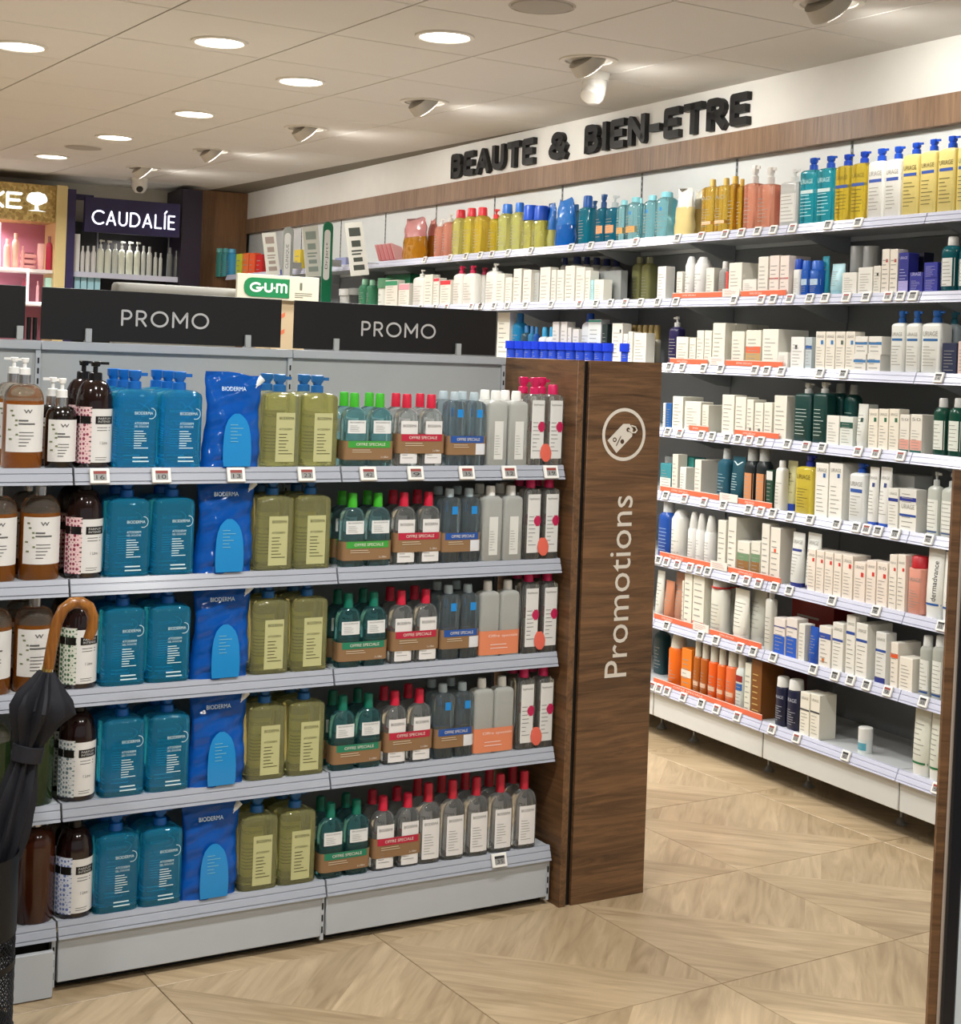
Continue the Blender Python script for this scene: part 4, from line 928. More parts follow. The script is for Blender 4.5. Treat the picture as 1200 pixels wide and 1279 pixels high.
for a, b in ((738, 812), (818, 908)): carton(L, 'A7', a, b, 888, 'e4e0d4', 'sun cream carton reading 50', band=[(.0, .07, '1f5a50'), (.08, .34, 'dca090')], text='50', dep=.07)
for a, b in ((974, 1078), (1084, 1198)): capb(L, 'A7', a, b, 760, '1c4f40', 'd4d4d0', 'dark green bottle with white label', .25, .84, label='dfe4da', capw=.26)
# ---- fifth shelf
L = 4
carton(L, 'A8', 54, 138, 235, '3a8a94', 'teal carton at left end', band=[(.0, .5, 'd8dcd4')]); jar(L, 'A8', 60, 136, 180, '4a6a70', '8a9090', 'grey lidded jar behind teal carton', d=.06); carton(L, 'A8', 144, 188, 165, 'dcd8cc', 'tall white carton beside teal carton')
carton(L, 'A8', 194, 308, 186, '2c7c74', 'wide teal green carton', dep=.06, d=.05); carton(L, 'A8', 202, 248, 262, 'dfe0d8', 'small white carton in front of teal one'); carton(L, 'A8', 312, 362, 206, 'e0ddd0', 'cream carton with deep grey side', dep=.2)
capb(L, 'A8', 470, 556, 118, '2f5f72', 'b4b8b6', 'blue grey bottle with pale cap', .2, .80, e=4, capw=.24, ink='88a8b4'); tubeb(L, 'A8', 560, 662, 180, '1c4a58', '1a4450', 'dark teal tube with white emblem', text='V', ink='c8dcdc')
for a, b in ((668, 752), (758, 842)): capb(L, 'A8', a, b, 116, '20282a', 'a4a6a2', 'black bottle with orange label', 0, .78, label='c8885a', capw=.34)
carton(L, 'A8', 848, 896, 285, '17402f', 'dark green carton with white top', band=[(.75, .98, 'd4d6d0')]); capb(L, 'A8', 900, 972, 208, 'e0dfd6', 'd8d8d2', 'tall white bottle left of yellow ones', 0, .86, taper=.85, sh=.1)
tubeb(L, 'A8', 978, 1054, 212, 'cfcc9c', '2a4ab0', 'pale yellow tube with blue cap', d=.03, ink='8a8a68')
for a, b, cc in ((1060, 1198, 'A8'),): pumpb(L, cc, a, b, 165, 'd0bc48', '1f2f9a', 'yellow bottle with dark blue pump', .2, .80, e=7, ink='6a6020', text=URI)
for a, b in ((104, 204), (208, 312)): carton(L, 'B1', a, b, 112, 'e6e4da', 'large white carton with blue mark', dep=.09, text=URI, sq=(.2, .78, '2f62a8'))
pumpb(L, 'B1', 352, 474, 110, 'dde0dc', '1c4ea8', 'white bottle with blue pump', 0, .84, e=6, text=URI, band=[(.68, .77, '2f55a0')])
for a, b in ((486, 558), (562, 650)): tubeb(L, 'B1', a, b, 140, 'e4e4de', '2a55b4', 'white tube with clear top', text=URI, sq=(.1, .72, '3a4a80'), capf=.06)
carton(L, 'B1', 652, 728, 300, 'e2e0d6', 'white carton left of stacked pair', text=URI, band=[(.68, .76, '2a3a86')]); carton(L, 'B1', 734, 866, 422, 'e6e4da', 'white carton with blue line, lower of stack', band=[(.55, .64, '2a4a96')], text=URI, nl=3)
carton(L, 'B1', 734, 866, 306, 'dcdad2', 'white carton with navy band, upper of stack', band=[(.25, .5, '26328a')], lift=.083, nl=3); carton(L, 'B1', 670, 850, 200, 'b8bab6', 'grey display carton at the back', d=.07, dep=.08)
for a, b, y in ((934, 1030, 174), (1036, 1156, 184)): pumpb(L, 'B1', a, b, y, 'd8dcd2', 'b4b8b4', 'clear lotion bottle with pale pump', .3, .78, style=1, label='e0e2da', band=[(.0, .03, '2a4a80')])
# ---- sixth shelf
L = 5
capb(L, 'B2', 92, 176, 30, '1c4a9c', 'c4c8c8', 'blue bottle with white cap', 0, .80, e=5, capw=.32, ink='88a8d8'); spray(L, 'B2', 168, 258, 100, 'e2e2da', 'dcdcd6', 'white spray can, widest of its row', hf=.86)
for a, b, y in ((268, 300, 110), (304, 362, 116), (366, 420, 128), (426, 490, 145)): spray(L, 'B2', a, b, y, 'dededa', 'd4d4ce', 'white tapered spray can', hf=.68, d=.0 if a != 268 else .05)
carton(L, 'B2', 544, 606, 180, 'dcdacd', 'white carton left of tall deep one', band=[(.05, .1, '6aa08a')]); carton(L, 'B2', 620, 684, 156, 'dedbce', 'tall white carton with deep grey side', dep=.2, band=[(.05, .1, '6aa08a')])
for a, b in ((690, 786), (794, 864)): carton(L, 'B2', a, b, 338, 'd8d6c8', 'small carton with green and kraft lower half', band=[(.0, .44, '8a6438'), (.44, .66, '6a8a68')])
carton(L, 'B2', 872, 932, 206, 'dedbcf', 'plain white carton left of orange mark'); carton(L, 'B2', 938, 1014, 236, 'e2dccf', 'white carton with orange square', sq=(0, .58, 'e0502c'), dep=.07)
for a, b, cc, y in ((1070, 1164, 'B2', 270), (72, 176, 'B3', 155)): tubeb(L, cc, a, b, y, 'd8dad4', '28347c', 'white tube with navy cap', text=URI, band=[(.66, .72, '2a3a80')], capf=.08)
for a, b in ((108, 168), (172, 232), (236, 300), (304, 364), (368, 448)): carton(L, 'B3', a, b, 276 + (a - 108) * .18, 'e6dcce', 'cream carton with red square, tall row', sq=(.24, .76, 'd0342c'), text=URI, dep=.08)
for a, b, y in ((454, 542, 375), (548, 620, 362), (626, 708, 376)): carton(L, 'B3', a, b, y, 'e8dccf', 'shorter cream carton with red square', sq=(.24, .7, 'd0342c'), dep=.05, text=('50' if a == 626 else URI))
for a, b in ((718, 776), (780, 842)): carton(L, 'B3', a, b, 318, 'e8e0d2', 'cream carton with red square right of row', sq=(.24, .74, 'd0342c'), text=URI, dep=.06)
capb(L, 'B3', 850, 968, 325, 'd0907c', 'b8242c', 'salmon pink bottle with red cap', 0, .80, e=4, capw=.44, sh=.03, text=URI)
for a, b, y in ((972, 1100, 255), (1106, 1196, 300)): tubeb(L, 'B3', a, b, y, 'e4e4dc', 'e0e2de', 'white tube with blue stripe and vertical lettering', stripe='2f5a9c', capf=.16, vtext='dermadvance')
# ---- seventh shelf
L = 6
tubeb(L, 'B4', 96, 152, 76, 'd8dad0', 'ccd0c8', 'clear white tube at left end'); tubeb(L, 'B4', 156, 222, 152, 'c08060', 'b87858', 'terracotta tube'); tubeb(L, 'B4', 228, 306, 90, 'b88870', 'b08068', 'dusty rose tube', d=.02)
carton(L, 'B4', 306, 320, 152, 'd8d4c4', 'thin cream carton'); 
for k, (a, b) in enumerate(((324, 384), (388, 476))): carton(L, 'B4', a, b, 62, 'e0decf', 'tall cream carton' + (' with red line' if k else ''), dep=.09, band=[(.1, .14, 'd06050')] if k else None)
for a, b, dd in ((500, 612, 0), (622, 690, .08)): capb(L, 'B4', a, b, 108, 'dcdcd0', 'b4b4ac', 'white bottle with red neck ring', 0, .80, e=2.4, capw=.40, sh=.08, d=dd, rim='c03030')
tubeb(L, 'B4', 668, 780, 216, 'e0e0d4', 'dcdcd2', 'white tube before grey ones'); tubeb(L, 'B4', 792, 916, 206, 'b8bab0', 'b0b2aa', 'grey tube', d=.03)
capb(L, 'B4', 920, 980, 220, 'd4d4ca', 'ccccc4', 'slender white bottle', 0, .86, sh=.06)
for a, b in ((994, 1082), (1088, 1172)): carton(L, 'B4', a, b, 434, 'e0d8d0', 'white carton with bright blue lower half', band=[(.0, .52, '1f56b8'), (.74, .78, '4a4a8a')], dep=.05)
carton(L, 'B5', 38, 356, 62, '7c1410', 'large dark red display box', d=.12, dep=.1, nl=3)
carton(L, 'B5', 96, 142, 226, 'dedcd2', 'slim white carton before red box'); tubeb(L, 'B5', 152, 222, 246, '2450a8', '1f489c', 'small blue tube'); carton(L, 'B5', 240, 328, 244, 'e0dcd2', 'white carton with orange and blue print', band=[(.7, .84, '2a489c')], sq=(-.1, .16, 'c07030'))
carton(L, 'B5', 336, 416, 218, 'e2e0d6', 'white carton with blue band, short', band=[(.62, .67, '3a4f98')], text=URI); carton(L, 'B5', 434, 500, 164, 'e2e0d6', 'white carton with blue band, tallest', band=[(.68, .73, '2a4a96')], text=URI, dep=.05); carton(L, 'B5', 504, 588, 222, 'e4e2d8', 'white carton with blue band, front one', band=[(.66, .71, '2a4a96')], text=URI, dep=.11)
carton(L, 'B5', 644, 722, 286, 'dcdcd6', 'white carton with blue band and blue foot', band=[(.62, .67, '2a4a96'), (.0, .12, '26327a')], text=URI); carton(L, 'B5', 752, 806, 358, 'e4ddd0', 'white carton with orange band', band=[(.66, .76, 'd8562a')], dep=.1); carton(L, 'B5', 812, 912, 466, 'e8e2d4', 'cream carton, lowest in front', dep=.06)
for a, b in ((948, 1028), (1034, 1122)): capb(L, 'B5', a, b, 306, 'cfd2c8', 'd4d6d2', 'clear bottle with white cap and label', .4, .83, label='dcded6', capw=.34, sh=.1, band=[(.0, .05, '2a4a80')])
# ---- bottom shelf
L = 7
capb(L, 'B6', 84, 160, 20, '1c3f46', '24464c', 'dark teal bottle standing deep', 0, .9, d=.1); spray(L, 'B6', 178, 270, 44, 'e06a1c', 'd0ccbc', 'tall orange sun spray', hf=.70)
carton(L, 'B6', 302, 380, 182, 'dc7a1e', 'orange sun care carton', band=[(.36, .52, 'd8d4c8')])
for a, b, y, co, ds in ((384, 432, 118, 'a85a1c', 'brown sun oil bottle'), (436, 488, 132, 'a8561a', 'brown sun oil bottle'), (492, 556, 156, 'd8581a', 'orange sun milk bottle'), (560, 616, 178, 'd8601e', 'orange sun milk bottle'), (620, 696, 188, 'd8683a', 'orange sun milk bottle')): capb(L, 'B6', a, b, y, co, 'c8c4b4', ds + ' with white cap', 0, .72, e=2.6, capw=.36, sh=.06, band=[(.28, .42, 'd8b49a')])
capb(L, 'B6', 700, 764, 200, 'ccd4d0', 'c8c4b8', 'white and blue bottle with red top', 0, .74, capw=.36, band=[(.55, .75, '2a5a9c'), (.8, .99, '8a2020')]); carton(L, 'B6', 776, 824, 290, 'd4d4c4', 'narrow pale green carton'); carton(L, 'B6', 826, 906, 268, '7a4a1c', 'brown carton with gold print', dep=.1, ink='c8a868')
carton(L, 'B6', 930, 1060, 300, '6a4038', 'dark brown display box at the back', d=.14, dep=.12, nl=3)
for a, b, y in ((28, 100, 26), (104, 190, 46)): capb(L, 'B7', a, b, y, '1a1e38', 'dcdcd6', 'navy bottle with white cap', 0, .80, e=2.2, capw=.42, sh=.05, ink='b8bcc8', text=URI)
for a, b in ((210, 276), (280, 346)): carton(L, 'B7', a, b, 136 + (a - 210) * .2, 'e2dfd0', 'cream carton with dark line', band=[(.58, .62, '3a3a40')], dep=.075, text=URI)
jar(L, 'B7', 584, 658, 376, 'd4dad6', 'dcdcd6', 'short white roll-on with teal label', d=.02, lf=.45, waist=.98, band=[(.15, .8, '58a4b4')])
for a, b, y in ((956, 1072, 232), (1078, 1160, 268)): tubeb(L, 'B7', a, b, y, 'd4d6c8', 'dcdcd4', 'white tube with green stripe', stripe='1f6a40', capf=.15)

# ------------------------------------------------------------------ electronic price tags and orange promo strips
TAGW = mat('e6e5df', .4); EINK = mat('8f8f8c', .4); EDIG = mat('2a2a2a', .5, noise=0); ERED = mat('8a3a34', .5, noise=0)
def price_tag(M, X, y, z, w, h, tilt, num, place_, wide=False):
    t = thing('price_tag', '', 'price tag', M, (X, y, z), group='electronic price tags ' + ('of the promo gondola' if M is MG else 'of the wall shelving'))
    t.matrix_world = t.matrix_world @ Matrix.Rotation(tilt, 4, 'X')
    f = mesh_obj('frame', G().bbox(-w / 2, w / 2, -.007, 0, -h / 2, h / 2, .0015), TAGW, t, smooth=False)
    s = mesh_obj('screen', G().box(-w * .33, w * .33, -.0074, -.007, -h * .31, h * .31), EINK, t, smooth=False)
    mesh_obj('screen_header', G().box(-w * .33, w * .33, -.0077, -.0074, h * .12, h * .31), ERED if random.random() < .3 or wide else EDIG, s, smooth=False)
    mesh_obj('digits', text_on(num, -w * .2, w * .22, -h * .24, h * .04, flat(-.0074), .0004), EDIG, s, smooth=False)
    register(t, 'white electronic price tag', place_, X)
NUMS = ['16', '10', '13', '23', '42', '9', '35', '12', '19', '27', '8', '14']
for k, xx in enumerate((124, 201, 294, 382, 459, 518, 582, 635, 687)):
    p = hit(MG, xx, 590, .028); price_tag(MG, p.x, .0275, GZ[0] - .017, .046, .036, -.32, NUMS[k % 12], 'top promo shelf rail', True)
p = hit(MG, 624, 1070, .022); price_tag(MG, p.x, .0275, GZ[4] - .014, .046, .036, -.32, '35', 'bottom promo shelf rail')
TAGS = [(0, 'A1', [705, 880, 990, 1090, 1170]), (0, 'A2', [80, 190, 345, 620, 755, 885, 1062]), (0, 'A3', [365, 525, 690, 800, 910, 1018, 1150]), (0, 'A4', [300, 505]),
        (1, 'A1', [680, 780, 860, 1030, 1090]), (1, 'A2', [5, 95, 185, 310, 485, 680, 790, 890, 990, 1095]), (1, 'A3', [230, 355, 750, 935, 1015, 1130]), (1, 'A4', [175, 280, 425, 560, 710, 795, 880]),
        (2, 'A6', [130, 225, 385, 515, 770, 860, 970]), (2, 'A7', [150, 325, 1040]), (3, 'A6', [120, 210, 370, 450, 565, 645, 730, 815, 1015, 1155]), (3, 'A7', [165, 435, 570, 755]),
        (4, 'A8', [105, 245, 390, 535, 725, 815, 905, 1035]), (4, 'B1', [75, 275, 420, 500, 585, 715, 965]), (5, 'B2', [110, 170, 250, 345, 415, 480, 675, 770, 860, 980, 1090]), (5, 'B3', [300, 630, 1120]),
        (6, 'B4', [200, 455, 570, 750, 850, 1000]), (6, 'B5', [210, 365, 475, 590, 740, 995]), (7, 'B6', [95, 145, 205, 325, 460, 575, 730, 990]), (7, 'B7', [195, 530, 1150])]
def rail_x(lv, c, xc):
    """where the rail of shelf lv is crossed by the pixel column xc"""
    X = px(c, xc, 0)[0]; Y = 600.0
    for _ in range(7):
        q = hit(MW, X, Y, UF[lv]); Y += (q.z - (VZ[lv] - .016)) * F / 4.6
    return q.x
k = 0
for lv, c, xs in TAGS:
    for xc in xs:
        k += 1; price_tag(MW, rail_x(lv, c, xc), UF[lv] - .0005, VZ[lv] - .013, .039, .035, -.36, NUMS[k % 12], LEVEL[lv] + ' wall shelf rail')
ORG = mat('dc6a4a', .5)
for lv, c, x0, x1, nm in [(1, 'A3', 320, 655, 'left'), (1, 'A3', 782, 1090, 'right'), (2, 'A6', 120, 400, 'left'), (2, 'A6', 535, 965, 'right'), (3, 'A6', 262, 410, 'left'), (3, 'A6', 605, 935, 'right'),
                          (4, 'A8', 48, 488, 'left'), (4, 'A8', 632, 885, 'right'), (5, 'B2', 105, 482, 'left'), (5, 'B2', 616, 1010, 'right'), (6, 'B4', 92, 384, 'left'), (6, 'B4', 506, 895, 'right'), (7, 'B6', 88, 900, 'long')]:
    a, b = rail_x(lv, c, x0), rail_x(lv, c, x1); w = b - a
    t = thing('promo_strip', '%s orange promo strip along the %s wall shelf edge' % (nm, LEVEL[lv]), 'promo strip', MW, ((a + b) / 2, UF[lv] + .0052, VZ[lv] + .0022), group='orange promo strips on the wall shelves')
    s = mesh_obj('strip', G().box(-w / 2, w / 2, -.0012, 0, 0, .021), ORG, t, smooth=False)
    mesh_obj('border', G().box(-w / 2, w / 2, -.0016, -.0012, .0185, .021), mat('e8d8cc', .5), s, smooth=False)
    mesh_obj('print', text_on('OFFRE SPECIALE', -w * .3, -w * .02, .006, .013, flat(-.0012), .0004), mat('f0d8cc', .5, noise=0), s, smooth=False)
for lv, c, x0, x1 in [(1, 'A3', 660, 775), (2, 'A6', 420, 530), (4, 'A8', 495, 630), (5, 'B2', 486, 610), (6, 'B4', 386, 503)]:
    a, b = rail_x(lv, c, x0), rail_x(lv, c, x1); w = b - a
    t = thing('shelf_card', 'white printed card standing between orange strips on the %s wall shelf' % LEVEL[lv], 'card', MW, ((a + b) / 2, UF[lv] + .003, VZ[lv] + .0022), group='white cards between the orange strips')
    s = mesh_obj('card', G().box(-w / 2, w / 2, -.001, .001, 0, .03), mat('e4ddd4', .5), t, smooth=False)
    mesh_obj('print', lines(-w * .38, w * .38, .005, .025, 4, flat(-.001), .0004, random.Random(lv), .25), mat('b08a84', .6, noise=0), s, smooth=False)

# ------------------------------------------------------------------ ceiling fittings
GLOW = mat('fffaf0', .5, emit=9.0)
NTH = ['nearest', 'second', 'third', 'fourth', 'fifth', 'sixth', 'farthest']
lbl = ['lit round ceiling downlight at the left photo edge', 'lit round downlight left of the two nearest the header letters', 'third lit downlight of the long ceiling row, counted from the viewer', 'lit round downlight nearest the header letters', 'fourth lit downlight of the long ceiling row', 'fifth lit downlight of the long ceiling row', 'farthest lit downlight, above the gold display']
for k, (x, y) in enumerate(DOWN + DOWN_OFF):
    if k >= len(DOWN): break
    t = thing('downlight', lbl[k], 'ceiling light', MI, (x, y, CEIL), group='round recessed downlights')
    g = G(); n = 28
    for r, z in ((.108, 0), (.106, -.006), (.092, -.008), (.088, -.001)):
        for i in range(n): g.v.append((r * math.cos(2 * PI * i / n), r * math.sin(2 * PI * i / n), z))
    g.f += [(q * n + i, q * n + (i + 1) % n, (q + 1) * n + (i + 1) % n, (q + 1) * n + i) for q in range(3) for i in range(n)]
    mesh_obj('trim_ring', g, mat('d8d4ca', .4), t)
    mesh_obj('diffuser', G().cyl(0, 0, -.004, -.001, .087, 28), GLOW, t)
for k, (x, y) in enumerate(SPOT):
    t = thing('spotlight', ('nearest' if k == 0 else 'farthest' if k == 5 else NB[k]) + ' tilted ceiling spotlight in the row along the right wall', 'spotlight', MI, (x, y, CEIL), group='tilted recessed spotlights')
    g = G(); n = 28
    for r, z in ((.112, 0), (.110, -.005), (.090, -.006), (.088, -.001)):
        for i in range(n): g.v.append((r * math.cos(2 * PI * i / n), r * math.sin(2 * PI * i / n), z))
    g.f += [(q * n + i, q * n + (i + 1) % n, (q + 1) * n + (i + 1) % n, (q + 1) * n + i) for q in range(3) for i in range(n)]
    mesh_obj('trim_ring', g, mat('cfcac0', .4), t)
    ax = Vector((0.70, 0.0, -0.71)); M_ = Matrix.Translation((-.012, 0, 0)) @ ax.to_track_quat('Z', 'Y').to_matrix().to_4x4()
    mesh_obj('drum', G().loft([(-.012, .068, .068, 2), (.034, .070, .070, 2), (.040, .064, .064, 2)], 28), mat('bdb9b0', .45), t, M=M_)
    mesh_obj('lens', G().cyl(0, 0, .0402, .0425, .058, 28), GLOW, t, M=M_)
for (x, y), lb in (((2.765, 4.068), 'grey round ceiling speaker at the top photo edge'), ((2.775, 8.809), 'small grey ceiling speaker far above the gold display')):
    t = thing('ceiling_speaker', lb, 'speaker', MI, (x, y, CEIL), group='round ceiling speakers')
    mesh_obj('grille', G().loft([(-.008, .088, .088, 2), (-.006, .098, .098, 2), (0, .102, .102, 2)], 28), mat('a09a90', .7), t)
    mesh_obj('trim_ring', G().loft([(-.005, .106, .106, 2), (-.001, .110, .110, 2)], 28, caps=False), mat('b8b2a6', .5), t)
def security_camera(x, y, lb, elbow):
    t = thing('security_camera', lb, 'camera', MI, (x, y, CEIL), group='white ceiling cameras')
    mesh_obj('base', G().loft([(-.030, .056, .056, 2), (-.006, .060, .060, 2), (0, .060, .060, 2)], 20), mat('d8d6d0', .4), t)
    if elbow:
        b = mesh_obj('housing', G().loft([(-.030, .050, .050, 2), (-.055, .049, .049, 2), (-.085, .044, .046, 2), (-.110, .034, .040, 2), (-.122, .020, .028, 2)], 20), mat('dcdad4', .35), t)
        mesh_obj('snout', G().tube([(0, 0, -.05), (-.030, -.014, -.085), (-.042, -.020, -.100)], [.034, .036, .034], 18), mat('d6d4ce', .35), t)
    else:
        mesh_obj('housing', G().loft([(-.030, .054, .054, 2), (-.055, .055, .055, 2), (-.080, .046, .046, 2), (-.098, .028, .028, 2)], 20), mat('d8d6d0', .35), t)
        mesh_obj('lens', G().loft([(0, .024, .024, 2), (.008, .020, .020, 2)], 16), BLACK, t, M=Matrix.Translation((-.012, -.040, -.078)) @ Vector((-.2, -.8, -.55)).to_track_quat('Z', 'Y').to_matrix().to_4x4())
security_camera(3.589, 4.891, 'white ceiling camera above the header letters', True)
security_camera(3.60, 10.15, 'white dome camera above the purple sign', False)

# ------------------------------------------------------------------ brand displays at the back
PUR = mat('2e2650', .4); GOLD = mat('c9ab62', .35, metal=.35); PINKW = mat('a8687c', .6)
def gold_mat():
    mt = bpy.data.materials.new('gold_mosaic'); mt.use_nodes = True; nt = mt.node_tree; N = nt.nodes; b = N['Principled BSDF']
    tc = N.new('ShaderNodeTexCoord'); v = N.new('ShaderNodeTexVoronoi'); v.inputs['Scale'].default_value = 55; nt.links.new(tc.outputs['Object'], v.inputs['Vector'])
    cr = N.new('ShaderNodeValToRGB'); e = cr.color_ramp.elements; e[0].color = (*lin('8a6a2c'), 1); e[1].color = (*lin('d8bd78'), 1)
    nt.links.new(v.outputs['Color'], cr.inputs[0]); nt.links.new(cr.outputs[0], b.inputs['Base Color']); b.inputs['Roughness'].default_value = .35; b.inputs['Metallic'].default_value = .3
    return mt
V0 = 10.55
for (x, y, z, e) in ((1.95, V0 + .12, 2.285, 5), (2.9, V0 + .16, 2.235, 2.5), (1.95, V0 + .14, 1.94, 2)):  # floating lamps added inside the displays to brighten the dark back
    p = MB @ Vector((x, y, z)); o = lamp('AREA', 'display_lamp', p, e, (1, .95, .92), size=.25)
t = thing('gold_display', 'tall gold framed brand display with pink interior', 'display', MB, (0, 0, 0))
h_ = mesh_obj('header', G().box(1.30, 2.374, V0, V0 + .34, 2.296, 2.548), gold_mat(), t, smooth=False)
LIT = mat('e8f4f8', .5, emit=1.6)
for gg in stroke_word('XE', 1.90, 2.150, 2.372, .112, .018, V0 - .012, V0 - .001, gap=.16): mesh_obj('letter', gg, LIT, h_, smooth=False)
tr = G().plate([(2.248 + .068 * math.cos(a * PI / 12) * (1 + .05 * math.sin(a * 5)), 2.448 + .040 * math.sin(a * PI / 12) * (1 + .08 * math.cos(a * 4)) + (.006 if a < 12 else 0)) for a in range(24)], V0 - .010, V0 - .001)
mesh_obj('tree_crown', tr, LIT, h_, smooth=False); mesh_obj('tree_trunk', G().plate([(2.238, 2.41), (2.234, 2.372), (2.19, 2.366), (2.31, 2.366), (2.262, 2.372), (2.256, 2.41)], V0 - .010, V0 - .001), LIT, h_, smooth=False)
mesh_obj('post', G().box(2.376, 2.448, V0 - .03, V0 + .34, 0, 2.552), mat('d8c48c', .4, metal=.2), t, smooth=False)
mesh_obj('back_panel', G().box(1.30, 2.376, V0 + .30, V0 + .34, 0, 2.296), PINKW, t, smooth=False)
for z in (1.972, 1.745, 1.45, 1.1): mesh_obj('shelf', G().box(1.30, 2.374, V0 + .01, V0 + .30, z - .022, z), mat('d8d2d0', .4), t, smooth=False)
mesh_obj('light_frame', G().tube([(2.005, V0 - .006, 2.27), (2.012, V0 - .006, 1.966), (2.205, V0 - .006, 1.966), (2.207, V0 - .006, 1.742), (2.36, V0 - .006, 1.742)], .010, 8), mat('fff6f4', .5, emit=3.0), t)
RAW = (0, 0, 1.0); CROP['R'] = RAW
BACK = dict(gold=[('cap', 5, 14, 298, 'e8a898', 'e8b0a4', 'pale pink bottle with pink cap'), ('cap', 15.5, 25, 291, 'e8b09c', 'dca090', 'tallest pale peach bottle'), ('cap', 26, 31, 307, 'e0a098', 'dca098', 'short peach bottle'), ('tube', 47, 57, 304, 'e8b0a8', 'e4a8a4', 'pink tube beside red bottle'), ('cap', 58, 66, 295, 'b02a48', '8a5a5a', 'crimson bottle')],
            purple=[('box', 89, 100, 292, 'dedcd8', '', 'tall white box at left end')] + [('cap', a, b, 307, 'd8d8d4', 'd4d4d0', 'short white bottle left of pump bottles') for a, b in ((101, 106), (107, 113), (114, 120.5))] +
                   [('pump', a, b, y, 'd4d8c8', 'c8ccc4', 'pale pump bottle') for a, b, y in ((122, 131, 299), (132, 140, 300), (149, 157, 301), (158.5, 167, 301.5), (168.5, 176, 302))] + [('cap', a, b, y, 'c0c4bc', 'b8bcb8', 'slim pale bottle') for a, b, y in ((141, 148, 304), (177, 182.5, 307), (184, 190.5, 308), (192, 197, 315), (198.5, 203, 316))] +
                   [('cap', a, b, y, '6a6e6a', '8a8c8a', 'dark grey bottle') for a, b, y in ((209, 216.5, 309), (218, 224.5, 313), (226, 232, 313), (233.5, 238, 321))])
def back_item(kind, x0, x1, yt, c1, c2, desc, zb, v, place_, lift=0):
    a, b = hit(MB, x0, yt + 20, v), hit(MB, x1, yt + 20, v); tp = hit(MB, (x0 + x1) / 2, yt, v); w = (b.x - a.x) * .95; h = max(.02, tp.z - zb)
    t = thing(dict(cap='capped_bottle', pump='pump_bottle', box='carton', tube='standing_tube')[kind], '', dict(cap='bottle', pump='bottle', box='carton', tube='tube')[kind], MB, ((a.x + b.x) / 2, v, zb), group=desc + 's in the back displays')
    M_ = Matrix.Translation((0, w / 2, 0))
    if kind == 'box': mesh_obj('box', G().bbox(-w / 2, w / 2, 0, w, 0, h, .001), mat(c1, .5), t, smooth=False)
    elif kind == 'tube':
        mesh_obj('tube_body', G().loft([(h * .15, w * .42, w * .42, 2), (h * .6, w * .48, w * .3, 2), (h, w * .5, .002, 2)], 14), mat(c1, .4), t, M=M_); mesh_obj('cap', G().cyl(0, 0, 0, h * .15, w * .4, 14), mat(c2, .4), t, M=M_)
    else:
        hf = .74 if kind == 'pump' else .82
        mesh_obj('body', G().loft(secs_round(w, h * hf, w * .2, .18), 14), mat(c1, .35), t, M=M_)
        if kind == 'pump':
            mesh_obj('pump', G().cyl(0, 0, h * hf - .001, h * .86, w * .2, 10).loft([(h * .86, w * .08, w * .08, 2), (h * .93, w * .08, w * .08, 2), (h * .93, w * .22, w * .14, 2), (h, w * .22, w * .14, 2)], 8).loft([(h * .94, w * .26, w * .07, 4), (h * .99, w * .26, w * .07, 4)], 8, w * .32, 0), mat(c2, .35), t, M=M_)
        else: mesh_obj('cap', G().cyl(0, 0, h * hf - .001, h, w * .26, 12), mat(c2, .35), t, M=M_)
    register(t, desc, place_, a.x)
for r in BACK['gold']: back_item(*r, 1.972, V0 + .04, 'pink shelf of the gold display')
for k in range(3):
    p = hit(MB, 37, 320, V0 + .06)
    t = thing('soap_bar', ['lowest', 'middle', 'topmost'][k] + ' of three stacked pink bars in the gold display', 'soap', MB, (p.x, V0 + .1, 1.972 + .0385 * k), group='pink bars in the gold display')
    mesh_obj('bar', G().loft([(0, .044, .03, 3), (.008, .052, .036, 3), (.020, .052, .036, 3), (.027, .044, .03, 3)], 16), mat('e8a8a4', .45), t); mesh_obj('band', G().loft([(.0275, .036, .024, 3), (.038, .036, .024, 3)], 16), mat('8a4a58', .5), t)
for r in [('box', 56, 65, 347, 'a8d0c4', '', 'mint green box'), ('cap', 45, 49, 351, 'd8a0a8', 'c89098', 'small rose bottle'), ('cap', 28, 32, 347, 'a02a48', '902840', 'small crimson bottle')]: back_item(*r, 1.745, V0 + .05, 'lower shelf of the gold display')

t = thing('purple_display', 'dark purple brand display unit with white products', 'display', MB, (0, 0, 0))
mesh_obj('post', G().box(2.450, 2.506, V0 - .03, V0 + .34, 0, 2.532), PUR, t, smooth=False)
mesh_obj('top_bar', G().box(2.506, 2.70, V0 + .26, V0 + .30, 2.492, 2.530), PUR, t, smooth=False); mesh_obj('rear_bar', G().box(3.12, 3.27, V0 + .26, V0 + .30, 2.47, 2.51), mat('3a2a26', .5), t, smooth=False)
mesh_obj('back_panel', G().box(2.506, 3.255, V0 + .305, V0 + .34, 0, 2.34), mat('100d12', .6), t, smooth=False)
mesh_obj('side_panel', G().box(3.255, 3.402, V0 - .03, V0 + .34, 0, 2.60), mat('241c2c', .45), t, smooth=False)
for z in (1.972, 1.70, 1.4, 1.1):
    s = mesh_obj('shelf', G().box(2.507, 3.254, V0 + .02, V0 + .30, z - .020, z), mat('d8d8d6', .4), t, smooth=False); mesh_obj('price_rail', G().box(2.507, 3.254, V0 + .012, V0 + .02, z - .035, z + .002), RAILM, s, smooth=False)
for x in (2.72, 3.24): mesh_obj('rod', G().cyl(x if x < 3 else 3.235, V0 + .2, 2.0, 2.34, .006, 8), mat('6a6a70', .4), t)
